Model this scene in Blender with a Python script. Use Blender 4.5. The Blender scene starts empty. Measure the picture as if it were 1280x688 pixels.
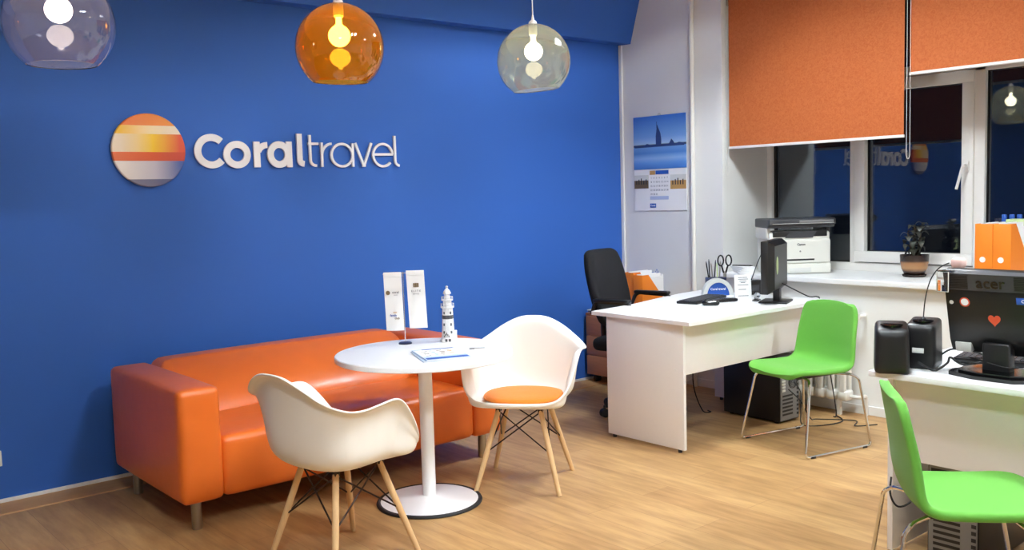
import bpy, bmesh, math, random
from mathutils import Vector, Matrix
import numpy as np
random.seed(7)
PI = math.pi
sc = bpy.context.scene
COL = sc.collection

# ------------------------------------------------------------------ colour / materials
def lin(c):
    return tuple((v/12.92 if v <= .04045 else ((v+.055)/1.055)**2.4) for v in (x/255 for x in c))

def mat(name, rgb, rough=.5, metal=0., spec=.5, bump=0., bscale=60., var=0., vscale=6., coat=0., sheen=0., stretch=None, emit=None, estr=0.):
    m = bpy.data.materials.new(name); m.use_nodes = True
    nt = m.node_tree; b = nt.nodes['Principled BSDF']
    c = lin(rgb)
    b.inputs['Base Color'].default_value = (*c, 1)
    b.inputs['Roughness'].default_value = rough
    b.inputs['Metallic'].default_value = metal
    b.inputs['Specular IOR Level'].default_value = spec
    b.inputs['Coat Weight'].default_value = coat
    b.inputs['Sheen Weight'].default_value = sheen
    if emit:
        b.inputs['Emission Color'].default_value = (*lin(emit), 1)
        b.inputs['Emission Strength'].default_value = estr
    if bump or var:
        tc = nt.nodes.new('ShaderNodeTexCoord'); mp = nt.nodes.new('ShaderNodeMapping')
        if stretch: mp.inputs['Scale'].default_value = stretch
        nt.links.new(tc.outputs['Object'], mp.inputs['Vector'])
    if var:
        n = nt.nodes.new('ShaderNodeTexNoise'); n.inputs['Scale'].default_value = vscale; n.inputs['Detail'].default_value = 5
        nt.links.new(mp.outputs['Vector'], n.inputs['Vector'])
        mx = nt.nodes.new('ShaderNodeMix'); mx.data_type = 'RGBA'
        mx.inputs[6].default_value = (*(max(0, v*(1-var)) for v in c), 1)
        mx.inputs[7].default_value = (*(min(1, v*(1+var)) for v in c), 1)
        nt.links.new(n.outputs['Fac'], mx.inputs[0]); nt.links.new(mx.outputs[2], b.inputs['Base Color'])
    if bump:
        n2 = nt.nodes.new('ShaderNodeTexNoise'); n2.inputs['Scale'].default_value = bscale; n2.inputs['Detail'].default_value = 4
        nt.links.new(mp.outputs['Vector'], n2.inputs['Vector'])
        bp = nt.nodes.new('ShaderNodeBump'); bp.inputs['Strength'].default_value = bump; bp.inputs['Distance'].default_value = .01
        nt.links.new(n2.outputs['Fac'], bp.inputs['Height']); nt.links.new(bp.outputs['Normal'], b.inputs['Normal'])
    return m

def glass(name, rgb, rough=0., ior=1.45, tr=1.):
    m = bpy.data.materials.new(name); m.use_nodes = True
    b = m.node_tree.nodes['Principled BSDF']
    b.inputs['Base Color'].default_value = (*lin(rgb), 1)
    b.inputs['Roughness'].default_value = rough
    b.inputs['IOR'].default_value = ior
    b.inputs['Transmission Weight'].default_value = tr
    return m

def floor_mat():
    m = bpy.data.materials.new('laminate_planks'); m.use_nodes = True
    nt = m.node_tree; b = nt.nodes['Principled BSDF']; L = nt.links.new; N = nt.nodes.new
    tc = N('ShaderNodeTexCoord'); mp = N('ShaderNodeMapping')
    mp.inputs['Rotation'].default_value = (0, 0, PI/2)
    mp.inputs['Location'].default_value = (0, -3.386+.19*0, 0)
    L(tc.outputs['Object'], mp.inputs['Vector'])
    # rotate so plank length runs along world y, rows along world x
    br = N('ShaderNodeTexBrick'); br.inputs['Scale'].default_value = 1
    br.inputs['Brick Width'].default_value = 1.28; br.inputs['Row Height'].default_value = .193
    br.inputs['Mortar Size'].default_value = .0012; br.inputs['Mortar Smooth'].default_value = .3
    br.inputs['Bias'].default_value = 0; br.offset = .37; br.offset_frequency = 2
    br.inputs['Color1'].default_value = (0, 0, 0, 1); br.inputs['Color2'].default_value = (1, 1, 1, 1)
    br.inputs['Mortar'].default_value = (.5, .5, .5, 1)
    L(mp.outputs['Vector'], br.inputs['Vector'])
    rp = N('ShaderNodeValToRGB'); e = rp.color_ramp.elements
    e[0].position = 0; e[0].color = (*lin((180, 141, 94)), 1)
    e[1].position = 1; e[1].color = (*lin((192, 155, 106)), 1)
    k = e.new(.5); k.color = (*lin((186, 149, 100)), 1)
    L(br.outputs['Color'], rp.inputs['Fac'])
    mp2 = N('ShaderNodeMapping'); mp2.inputs['Scale'].default_value = (15, 1.7, 1)
    L(tc.outputs['Object'], mp2.inputs['Vector'])
    n1 = N('ShaderNodeTexNoise'); n1.inputs['Scale'].default_value = 1.6; n1.inputs['Detail'].default_value = 6; n1.inputs['Roughness'].default_value = .62
    L(mp2.outputs['Vector'], n1.inputs['Vector'])
    r2 = N('ShaderNodeValToRGB'); r2.color_ramp.elements[0].position = .36; r2.color_ramp.elements[0].color = (.78, .73, .68, 1)
    r2.color_ramp.elements[1].position = .62; r2.color_ramp.elements[1].color = (1.04, 1.03, 1.02, 1)
    L(n1.outputs['Fac'], r2.inputs['Fac'])
    n3 = N('ShaderNodeTexNoise'); n3.inputs['Scale'].default_value = 2.2; n3.inputs['Detail'].default_value = 3
    mp3 = N('ShaderNodeMapping'); mp3.inputs['Scale'].default_value = (3.2, .9, 1); L(tc.outputs['Object'], mp3.inputs['Vector']); L(mp3.outputs['Vector'], n3.inputs['Vector'])
    r3 = N('ShaderNodeValToRGB'); r3.color_ramp.elements[0].position = .3; r3.color_ramp.elements[0].color = (.84, .8, .76, 1)
    r3.color_ramp.elements[1].position = .7; r3.color_ramp.elements[1].color = (1.06, 1.06, 1.06, 1)
    L(n3.outputs['Fac'], r3.inputs['Fac'])
    def mul(a, c):
        x = N('ShaderNodeMix'); x.data_type = 'RGBA'; x.blend_type = 'MULTIPLY'; x.inputs[0].default_value = 1
        L(a, x.inputs[6]); L(c, x.inputs[7]); return x.outputs[2]
    col = mul(mul(rp.outputs['Color'], r2.outputs['Color']), r3.outputs['Color'])
    sm = N('ShaderNodeMix'); sm.data_type = 'RGBA'
    L(br.outputs['Fac'], sm.inputs[0]); L(col, sm.inputs[6]); sm.inputs[7].default_value = (*lin((140, 102, 66)), 1)
    L(sm.outputs[2], b.inputs['Base Color'])
    b.inputs['Roughness'].default_value = .42; b.inputs['Specular IOR Level'].default_value = .35
    bp = N('ShaderNodeBump'); bp.inputs['Strength'].default_value = .12; bp.inputs['Distance'].default_value = .004
    L(n1.outputs['Fac'], bp.inputs['Height']); L(bp.outputs['Normal'], b.inputs['Normal'])
    return m

def ramp_mat(name, axis, stops, rough=.5, xstops=None):
    """printed picture: constant/linear colour bands along one object axis (generated 0-1)"""
    m = bpy.data.materials.new(name); m.use_nodes = True
    nt = m.node_tree; b = nt.nodes['Principled BSDF']; L = nt.links.new; N = nt.nodes.new
    tc = N('ShaderNodeTexCoord'); sp = N('ShaderNodeSeparateXYZ'); L(tc.outputs['Generated'], sp.inputs[0])
    r = N('ShaderNodeValToRGB'); e = r.color_ramp.elements
    while len(e) > 1: e.remove(e[0])
    e[0].position = stops[0][0]; e[0].color = (*lin(stops[0][1]), 1)
    for p, c in stops[1:]:
        k = e.new(p); k.color = (*lin(c), 1)
    L(sp.outputs[axis], r.inputs['Fac'])
    L(r.outputs['Color'], b.inputs['Base Color']); b.inputs['Roughness'].default_value = rough
    return m

M = {}
M['blue'] = mat('blue_wall_paint', (50, 100, 186), .62, spec=.3, bump=.05, bscale=160)
M['white_wall'] = mat('white_wall_paint', (232, 232, 230), .7, spec=.3, bump=.06, bscale=120, var=.02)
M['ceil'] = mat('ceiling_white', (236, 234, 228), .85, spec=.2, bump=.15, bscale=220)
M['floor'] = floor_mat()
M['floor_trim'] = mat('laminate_border', (186, 142, 94), .45, var=.14, vscale=5, stretch=(1, 12, 12))
M['white_trim'] = mat('white_plastic_trim', (236, 236, 234), .4)
M['pvc'] = mat('white_window_pvc', (238, 236, 232), .32, var=.01, vscale=20)
M['sill'] = mat('white_sill_laminate', (240, 240, 240), .35)
M['gasket'] = mat('black_gasket', (28, 28, 30), .6)
M['orange_leather'] = mat('orange_leather', (226, 110, 34), .36, spec=.5, bump=.16, bscale=14, var=.05, vscale=9, coat=.12)
M['steel'] = mat('brushed_steel', (176, 172, 160), .34, metal=1)
M['chrome'] = mat('chrome', (225, 225, 225), .09, metal=1)
M['white_lacquer'] = mat('white_lacquer', (244, 244, 245), .28, var=.01, vscale=30)
M['white_shell'] = mat('white_moulded_plastic', (246, 245, 240), .38)
M['beech'] = mat('pale_beech_wood', (214, 176, 128), .45, var=.12, vscale=9, stretch=(14, 14, 1.2))
M['black_wire'] = mat('dark_brown_wire', (46, 32, 26), .4, metal=.6)
M['black_rubber'] = mat('black_rubber', (24, 24, 26), .6)
M['orange_fabric'] = mat('orange_felt', (226, 128, 44), .9, spec=.15, bump=.3, bscale=160, var=.06, vscale=50, sheen=.2)
M['green_fabric'] = mat('lime_green_fabric', (98, 166, 64), .72, spec=.22, bump=.12, bscale=300, var=.03, vscale=60, sheen=.15)
M['desk'] = mat('white_desk_laminate', (238, 236, 234), .42, var=.015, vscale=40)
M['desk_top'] = mat('white_desk_top_laminate', (243, 243, 245), .38, var=.012, vscale=40)
M['black_plastic'] = mat('black_plastic', (17, 17, 19), .38, bump=.04, bscale=300)
M['black_gloss'] = mat('black_gloss_plastic', (14, 14, 16), .14)
M['grey_plastic'] = mat('dark_grey_plastic', (54, 55, 60), .42)
M['black_mesh'] = mat('black_chair_fabric', (26, 26, 29), .92, spec=.2, bump=.4, bscale=240)
M['light_grey'] = mat('light_grey_plastic', (214, 216, 212), .45)
M['mid_grey'] = mat('grey_metal_panel', (134, 136, 138), .42, metal=.5)
M['printer_white'] = mat('printer_white', (226, 226, 218), .45)
M['walnut'] = mat('brown_wood_laminate', (190, 126, 84), .45, var=.18, vscale=4, stretch=(2, 2, 22))
M['orange_card'] = mat('orange_cardboard', (234, 128, 26), .55, var=.03, vscale=30)
M['paper'] = mat('white_paper', (244, 244, 244), .75)
M['blue_print'] = mat('blue_print', (34, 84, 172), .6)
M['lightblue_print'] = mat('light_blue_print', (120, 176, 232), .6)
M['cover_print'] = mat('pale_cover_print', (190, 212, 238), .4)
M['grey_print'] = mat('grey_print', (120, 120, 126), .7)
M['dark_print'] = mat('dark_print', (44, 46, 52), .7)
M['brown_print'] = mat('bronze_print', (112, 92, 66), .6)
M['red_print'] = mat('red_print', (206, 74, 40), .55)
M['tan_print'] = mat('tan_print', (196, 152, 92), .6)
M['radiator'] = mat('white_radiator_enamel', (232, 230, 224), .35)
M['silver_paint'] = mat('silvery_white_paint', (226, 226, 228), .4, bump=.5, bscale=90, var=.1, vscale=70)
M['silver_dark'] = mat('dark_silver_paint', (96, 98, 104), .35, metal=.6)
M['navy'] = mat('navy_plastic', (24, 32, 66), .35)
M['leaf'] = mat('dark_green_leaf', (50, 52, 44), .45, var=.2, vscale=30)
M['soil'] = mat('dark_soil', (40, 30, 24), .95, bump=.8, bscale=90)
M['stem'] = mat('brown_stem', (70, 58, 42), .8)
M['pink'] = mat('pink_cream_plastic', (226, 190, 182), .5, var=.12, vscale=60)
M['clear'] = glass('clear_plastic', (235, 238, 240), .05)
M['pane'] = glass('window_glass', (225, 232, 238), 0., 1.66)
M['lamp_smoke'] = glass('smoky_violet_glass', (226, 226, 240), 0., 1.5, .985)
M['lamp_amber'] = glass('amber_glass', (250, 188, 62), 0., 1.5, .965)
M['lamp_olive'] = glass('pale_olive_glass', (226, 230, 214), 0., 1.5, .955)
M['bulb'] = mat('glowing_bulb', (255, 240, 215), .4, emit=(255, 236, 208), estr=90)
M['tube'] = mat('fluorescent_tube', (255, 255, 255), .4, emit=(238, 249, 255), estr=330)
M['louver'] = mat('louver_aluminium', (215, 216, 218), .3, metal=.8)
M['green_stick'] = mat('pale_green_print', (190, 208, 150), .5)
M['sail'] = mat('hazy_blue_print', (42, 66, 122), .6)

def blind_mat():
    m = bpy.data.materials.new('orange_blind_fabric'); m.use_nodes = True
    nt = m.node_tree; b = nt.nodes['Principled BSDF']; L = nt.links.new; N = nt.nodes.new
    tc = N('ShaderNodeTexCoord')
    v = N('ShaderNodeTexVoronoi'); v.inputs['Scale'].default_value = 75; v.feature = 'DISTANCE_TO_EDGE'
    n = N('ShaderNodeTexNoise'); n.inputs['Scale'].default_value = 55; n.inputs['Detail'].default_value = 5; n.inputs['Distortion'].default_value = 1.4
    L(tc.outputs['Object'], v.inputs['Vector']); L(tc.outputs['Object'], n.inputs['Vector'])
    r = N('ShaderNodeValToRGB'); r.color_ramp.elements[0].position = .35; r.color_ramp.elements[0].color = (*lin((176, 92, 46)), 1)
    r.color_ramp.elements[1].position = .62; r.color_ramp.elements[1].color = (*lin((188, 104, 58)), 1)
    L(n.outputs['Fac'], r.inputs['Fac']); L(r.outputs['Color'], b.inputs['Base Color'])
    b.inputs['Roughness'].default_value = .75; b.inputs['Specular IOR Level'].default_value = .25
    bp = N('ShaderNodeBump'); bp.inputs['Strength'].default_value = .25; bp.inputs['Distance'].default_value = .004
    L(n.outputs['Fac'], bp.inputs['Height']); L(bp.outputs['Normal'], b.inputs['Normal'])
    return m
M['blind'] = blind_mat()

def pot_mat():
    return ramp_mat('brown_glazed_pot', 2, [(0, (36, 26, 22)), (.2, (60, 40, 30)), (.38, (172, 128, 86)), (.62, (160, 112, 74)), (.72, (50, 36, 30)), (1, (38, 28, 26))], .25)
M['pot'] = pot_mat()

def emblem_mat():
    m = bpy.data.materials.new('striped_emblem_print'); m.use_nodes = True
    nt = m.node_tree; b = nt.nodes['Principled BSDF']; L = nt.links.new; N = nt.nodes.new
    tc = N('ShaderNodeTexCoord'); sp = N('ShaderNodeSeparateXYZ'); L(tc.outputs['Generated'], sp.inputs[0])
    bands = [  # from top: (lower bound z, colours left/mid/right)
        (.835, (228, 112, 40), (232, 130, 40), (236, 150, 60)),
        (.72, (246, 190, 44), (246, 224, 176), (240, 224, 204)),
        (.475, (240, 222, 196), (246, 202, 30), (222, 84, 48)),
        (.355, (226, 112, 66), (222, 92, 44), (206, 70, 44)),
        (.105, (240, 236, 230), (206, 206, 220), (72, 96, 168)),
        (-1, (140, 140, 160), (110, 114, 146), (60, 78, 140))]
    prev = None
    for zb, a, c, d in reversed(bands):
        r = N('ShaderNodeValToRGB'); e = r.color_ramp.elements
        e[0].position = .12; e[0].color = (*lin(a), 1); e[1].position = .92; e[1].color = (*lin(d), 1)
        k = e.new(.55); k.color = (*lin(c), 1)
        L(sp.outputs[0], r.inputs['Fac'])
        if prev is None: prev = r.outputs['Color']; continue
        gt = N('ShaderNodeMath'); gt.operation = 'GREATER_THAN'; gt.inputs[1].default_value = zb; L(sp.outputs[2], gt.inputs[0])
        mx = N('ShaderNodeMix'); mx.data_type = 'RGBA'; L(gt.outputs[0], mx.inputs[0]); L(prev, mx.inputs[6]); L(r.outputs['Color'], mx.inputs[7])
        prev = mx.outputs[2]
    L(prev, b.inputs['Base Color']); b.inputs['Roughness'].default_value = .35
    return m
M['emblem'] = emblem_mat()

# ------------------------------------------------------------------ mesh builder
class MB:
    def __init__(s): s.v = []; s.f = []
    def add(s, vs, fs):
        o = len(s.v); s.v += [tuple(p) for p in vs]; s.f += [tuple(i+o for i in f) for f in fs]; return s
    def box(s, x0, x1, y0, y1, z0, z1):
        return s.add([(x0,y0,z0),(x1,y0,z0),(x1,y1,z0),(x0,y1,z0),(x0,y0,z1),(x1,y0,z1),(x1,y1,z1),(x0,y1,z1)],
                     [(0,3,2,1),(4,5,6,7),(0,1,5,4),(1,2,6,5),(2,3,7,6),(3,0,4,7)])
    def bbox(s, x0, x1, y0, y1, z0, z1, r=.004, seg=2):
        bm = bmesh.new(); bmesh.ops.create_cube(bm, size=1)
        for v in bm.verts:
            v.co = Vector(((x0+x1)/2+v.co.x*(x1-x0), (y0+y1)/2+v.co.y*(y1-y0), (z0+z1)/2+v.co.z*(z1-z0)))
        r = min(r, .49*min(x1-x0, y1-y0, z1-z0))
        bmesh.ops.bevel(bm, geom=bm.edges[:], offset=r, segments=seg, affect='EDGES', profile=.5)
        return s.bm(bm)
    def bm(s, bm, mtx=None):
        bm.verts.ensure_lookup_table()
        vs = [(mtx @ v.co if mtx else v.co)[:] for v in bm.verts]
        for i, v in enumerate(bm.verts): v.index = i
        fs = [tuple(v.index for v in f.verts) for f in bm.faces]
        bm.free(); return s.add(vs, fs)
    def tube(s, pts, r, n=10, closed=False, caps=True):
        P = [Vector(p) for p in pts]; m = len(P)
        rs = r if isinstance(r, (list, tuple)) else [r]*m
        up = None; rings = []
        for i in range(m):
            if closed: t = (P[(i+1) % m]-P[i-1])
            else: t = P[min(i+1, m-1)]-P[max(i-1, 0)]
            t.normalize()
            if up is None:
                up = Vector((0,0,1)) if abs(t.z) < .9 else Vector((1,0,0))
            a = up - t*up.dot(t)
            if a.length < 1e-5: a = Vector((1,0,0)) - t*t.x
            a.normalize(); b = t.cross(a); up = a
            rings.append([P[i]+(a*math.cos(2*PI*k/n)+b*math.sin(2*PI*k/n))*rs[i] for k in range(n)])
        vs = [p for q in rings for p in q]; fs = []
        for i in range(m if closed else m-1):
            j = (i+1) % m
            for k in range(n):
                l = (k+1) % n; fs.append((i*n+k, i*n+l, j*n+l, j*n+k))
        if not closed and caps: fs += [tuple(reversed(range(n))), tuple(range((m-1)*n, m*n))]
        return s.add(vs, fs)
    def lathe(s, prof, n=32, c=(0,0,0), cap=True):
        vs = []; fs = []; m = len(prof)
        for r, z in prof:
            for k in range(n):
                a = 2*PI*k/n; vs.append((c[0]+r*math.cos(a), c[1]+r*math.sin(a), c[2]+z))
        for i in range(m-1):
            for k in range(n):
                l = (k+1) % n; fs.append((i*n+k, i*n+l, (i+1)*n+l, (i+1)*n+k))
        if cap:
            if prof[0][0] > 1e-6: fs.append(tuple(reversed(range(n))))
            if prof[-1][0] > 1e-6: fs.append(tuple(range((m-1)*n, m*n)))
        return s.add(vs, fs)
    def prism(s, poly, h0, h1, ax='z'):
        """poly 2D extruded along an axis: z:(x,y) x:(y,z) y:(x,z)"""
        n = len(poly)
        f = {'z': lambda p, h: (p[0], p[1], h), 'x': lambda p, h: (h, p[0], p[1]), 'y': lambda p, h: (p[0], h, p[1])}[ax]
        return s.add([f(p, h0) for p in poly]+[f(p, h1) for p in poly],
                     [tuple(reversed(range(n))), tuple(range(n, 2*n))]+[(i, (i+1) % n, n+(i+1) % n, n+i) for i in range(n)])
    def rbox(s, x0, x1, y0, y1, z0, z1, r=.04, n=14, bulge=(0,0,0), fn=None):
        """rounded, softly bulging upholstery block"""
        c = Vector(((x0+x1)/2, (y0+y1)/2, (z0+z1)/2)); h = Vector(((x1-x0)/2, (y1-y0)/2, (z1-z0)/2))
        bm = bmesh.new(); bmesh.ops.create_cube(bm, size=2)
        bmesh.ops.subdivide_edges(bm, edges=bm.edges[:], cuts=n, use_grid_fill=True)
        for v in bm.verts:
            u = v.co.copy()
            # denser samples near the edges
            u = Vector([math.copysign(math.sin(abs(q)*PI/2)**.8 if abs(q) < 1 else 1, q) for q in u])
            p = Vector((u.x*h.x, u.y*h.y, u.z*h.z))
            q = Vector([max(-(h[i]-r), min(h[i]-r, p[i])) for i in range(3)])
            d = p-q
            if d.length > 1e-9: p = q+d.normalized()*r
            w = [max(0, 1-abs(p[i]/h[i])**2) for i in range(3)]
            for i in range(3):
                j, k = (i+1) % 3, (i+2) % 3
                p[i] += math.copysign(1, p[i])*bulge[i]*w[j]*w[k]*min(1, abs(p[i]/h[i])**2)
            p += c
            if fn: p = Vector(fn(p))
            v.co = p
        return s.bm(bm)
    def sphere(s, c, r, n=16, sz=1.):
        return s.lathe([(max(1e-5, r*math.sin(PI*i/n)), -r*sz*math.cos(PI*i/n)) for i in range(n+1)], n*2, c, cap=False)
    def ribbon(s, pts, w, y0, y1, closed=False):
        """flat stroke of width w in the x-z plane, extruded from y0 to y1"""
        pts = [p for i, p in enumerate(pts) if i == 0 or math.hypot(p[0]-pts[i-1][0], p[1]-pts[i-1][1]) > 1e-5]
        n = len(pts); Lf = []; Rt = []
        for i in range(n):
            if closed: a, b = pts[i-1], pts[(i+1) % n]
            else: a, b = pts[max(0, i-1)], pts[min(n-1, i+1)]
            t = Vector((b[0]-a[0], b[1]-a[1])).normalized(); nn = Vector((-t.y, t.x))
            k = 1.
            if 0 < i < n-1 or closed:
                t1 = Vector((pts[i][0]-a[0], pts[i][1]-a[1])).normalized(); k = 1/max(.35, abs(t1.dot(t)))
            Lf.append((pts[i][0]+nn.x*w/2*k, pts[i][1]+nn.y*w/2*k)); Rt.append((pts[i][0]-nn.x*w/2*k, pts[i][1]-nn.y*w/2*k))
        vs = [(p[0], y0, p[1]) for p in Lf]+[(p[0], y0, p[1]) for p in Rt]+[(p[0], y1, p[1]) for p in Lf]+[(p[0], y1, p[1]) for p in Rt]
        fs = []
        for i in range(n if closed else n-1):
            j = (i+1) % n
            fs += [(i, n+i, n+j, j), (2*n+i, 2*n+j, 3*n+j, 3*n+i), (i, j, 2*n+j, 2*n+i), (n+i, 3*n+i, 3*n+j, n+j)]
        if not closed: fs += [(0, 2*n, 3*n, n), (n-1, 2*n-1, 4*n-1, 3*n-1)]
        return s.add(vs, fs)
    def xf(s, mtx):
        s.v = [tuple(mtx @ Vector(p)) for p in s.v]; return s

def link(name, me, m, parent=None):
    o = bpy.data.objects.new(name, me); COL.objects.link(o)
    if m: me.materials.append(m)
    if parent: o.parent = parent
    return o

def obj(name, mb, m, parent=None, smooth=True, angle=35):
    me = bpy.data.meshes.new(name); me.from_pydata(mb.v, [], mb.f); me.validate()
    bm = bmesh.new(); bm.from_mesh(me); bmesh.ops.recalc_face_normals(bm, faces=bm.faces[:]); bm.to_mesh(me); bm.free()
    if smooth:
        me.polygons.foreach_set('use_smooth', [True]*len(me.polygons)); me.set_sharp_from_angle(angle=math.radians(angle))
    return link(name, me, m, parent)

def thing(name, label, cat, loc=(0,0,0), rz=0, group=None):
    o = bpy.data.objects.new(name, None); COL.objects.link(o); o.empty_display_size = .05
    o.location = loc; o.rotation_euler = (0, 0, rz); return tag(o, label, cat, group)
def tag(o, label, cat, group=None):
    o['label'] = label; o['category'] = cat
    if group: o['group'] = group
    return o
def struct(name, mb, m, parent=None, smooth=False):
    o = obj(name, mb, m, parent, smooth)
    if not parent: o['kind'] = 'structure'
    return o
def copy_tree(root, label=None, group=None):
    r = root.copy(); COL.objects.link(r)
    if label: r['label'] = label
    if group: r['group'] = group
    for ch in list(root.children):
        c = ch.copy(); COL.objects.link(c); c.parent = r
        for g in list(ch.children):
            d = g.copy(); COL.objects.link(d); d.parent = c
    return r

def text_mb(body, size, depth=.0006, offset=0., align='CENTER'):
    """built-in font lettering as a mesh, standing in the x-z plane facing -y"""
    cu = bpy.data.curves.new('t', 'FONT'); cu.body = body; cu.size = size; cu.extrude = depth; cu.offset = offset
    cu.align_x = align; cu.align_y = 'CENTER'; cu.resolution_u = 3
    o = bpy.data.objects.new('t', cu); COL.objects.link(o)
    me = bpy.data.meshes.new_from_object(o)
    mb = MB(); mb.add([(v.co.x, -v.co.z, v.co.y) for v in me.vertices], [tuple(p.vertices) for p in me.polygons])
    bpy.data.objects.remove(o); bpy.data.curves.remove(cu); bpy.data.meshes.remove(me)
    return mb

def T(x, y, z, rz=0, rx=0, ry=0): return Matrix.Translation((x, y, z)) @ Matrix.Rotation(rz, 4, 'Z') @ Matrix.Rotation(ry, 4, 'Y') @ Matrix.Rotation(rx, 4, 'X')

def spline(ctrl, n=12, closed=False):
    P = [Vector(p) for p in ctrl]; m = len(P); out = []
    for i in range(m if closed else m-1):
        g = (lambda k: P[k % m]) if closed else (lambda k: P[max(0, min(m-1, k))])
        p0, p1, p2, p3 = g(i-1), g(i), g(i+1), g(i+2)
        for k in range(n):
            t = k/n
            out.append(.5*((2*p1)+(p2-p0)*t+(2*p0-5*p1+4*p2-p3)*t*t+(3*p1-p0-3*p2+p3)*t**3))
    if not closed: out.append(P[-1])
    return out

def fillet(ctrl, r=.03, n=5):
    """polyline with rounded corners"""
    P = [Vector(p) for p in ctrl]; out = [P[0]]
    for i in range(1, len(P)-1):
        a, b, c = P[i-1], P[i], P[i+1]
        d1 = (a-b); d2 = (c-b); q = min(r, .45*d1.length, .45*d2.length)
        s, e = b+d1.normalized()*q, b+d2.normalized()*q
        for k in range(n+1):
            t = k/n; out.append(s*(1-t)**2+b*2*t*(1-t)+e*t*t)
    out.append(P[-1]); return out

# ------------------------------------------------------------------ room shell
YW = 5.223     # blue wall plane
XW = 5.64      # window wall plane
XF = 6.20      # window frame plane
ZC = 3.12
XL, YB = -3.2, -2.6
OY0, OY1, OZ0, OZ1 = 1.25, 4.225, .85, 2.93   # window opening

struct('floor', MB().box(XL-.2, 6.7, YB-.2, YW+.2, -.1, 0), M['floor'])
struct('ceiling', MB().box(XL-.2, 6.7, YB-.2, YW+.2, ZC, ZC+.1), M['ceil'])
struct('wall_back', MB().box(XL-.2, XW, YW, YW+.2, 0, ZC), M['blue'])
wr = MB()
wr.box(XW, 6.34, OY1, YW+.2, 0, ZC)
wr.box(XW, 6.34, YB-.2, OY0, 0, ZC)
wr.box(XW, 6.34, OY0, OY1, 0, OZ0)
wr.box(XW, 6.34, OY0, OY1, OZ1, ZC)
struct('wall_right', wr, M['white_wall'])
struct('wall_left', MB().box(XL-.2, XL, YB, YW, 0, ZC), M['white_wall'])
struct('wall_front', MB().box(XL, XW, YB-.2, YB, 0, ZC), M['white_wall'])
# cove beam with a slanted face along the top of the blue wall
struct('beam', MB().prism([(YW, 2.672), (5.106, 2.668), (4.965, ZC), (YW, ZC)], XL, XW, 'x'), M['blue'])
struct('baseboard_back', MB().bbox(XL, XW, YW-.014, YW, .0, .036, .003), M['white_trim'])
struct('trim_1', MB().prism([(YW-.014, 0), (YW-.014, .018), (YW-.11, .012), (YW-.165, .006), (YW-.17, 0)], XL, XW-.02, 'x'), M['floor_trim'])
struct('trim_2', MB().bbox(XW-.018, XW, YW-.03, YW, .036, 2.67, .003), M['white_trim'])
struct('baseboard_right', MB().bbox(XW-.012, XW, OY0-2, 5.19, 0, .06, .003), M['white_trim'])

# window sill
struct('sill', MB().bbox(5.59, XF+.03, OY0, OY1, .85, .887, .008, 3), M['sill'])

# window: frame, sash, panes, handle
win = bpy.data.objects.new('window_1', None); COL.objects.link(win); win['kind'] = 'structure'
fr = MB()
def frect(mb, y0, y1, z0, z1, w, x0, x1):
    mb.bbox(x0, x1, y0, y1, z0, z0+w, .004); mb.bbox(x0, x1, y0, y1, z1-w, z1, .004)
    mb.bbox(x0, x1, y0, y0+w, z0+w, z1-w, .004); mb.bbox(x0, x1, y1-w, y1, z0+w, z1-w, .004)
frect(fr, OY0, OY1+.02, .887, OZ1, .06, XF, XF+.10)
for yc in (3.50, 2.635, 1.86):
    fr.bbox(XF, XF+.10, yc-.034, yc+.034, .94, OZ1-.05, .004)
fr.bbox(XF, XF+.10, OY0+.05, OY1-.03, 2.205, 2.285, .004)
struct('frame', fr, M['pvc'], win, True)
sash = MB(); frect(sash, 2.667, 3.49, .955, 2.215, .075, XF-.018, XF+.07)
struct('sash', sash, M['pvc'], win, True)
gk = MB()
panes = [(3.534, 4.172, .95, 2.205), (2.742, 3.415, 1.03, 2.14), (1.894, 2.601, .95, 2.205), (1.31, 1.826, .95, 2.205),
         (3.534, 4.172, 2.285, 2.87), (2.669, 3.466, 2.285, 2.87), (1.894, 2.601, 2.285, 2.87), (1.31, 1.826, 2.285, 2.87)]
for (a, b, c, d) in panes:
    for (p, q, r_, s_) in ((a-.012, a+.004, c-.012, d+.012), (b-.004, b+.012, c-.012, d+.012), (a, b, c-.012, c+.004), (a, b, d-.004, d+.012)):
        gk.box(XF+.03, XF+.062, p, q, r_, s_)
struct('gasket', gk, M['gasket'], win)
for (a, b, c, d) in panes:
    struct('pane', MB().box(XF+.042, XF+.046, a-.004, b+.004, c-.004, d+.004).box(XF+.056, XF+.060, a-.004, b+.004, c-.004, d+.004), M['pane'], win)
hd = MB(); hd.bbox(XF-.03, XF-.018, 2.69, 2.722, 1.565, 1.635, .003)
hd.tube(fillet([(XF-.03, 2.706, 1.605), (XF-.062, 2.706, 1.605), (XF-.066, 2.715, 1.59), (XF-.062, 2.752, 1.455)], .012), [.011]*9+[.009]*4+[.0085], 10)
struct('handle', hd, M['pvc'], win, True)

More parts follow.
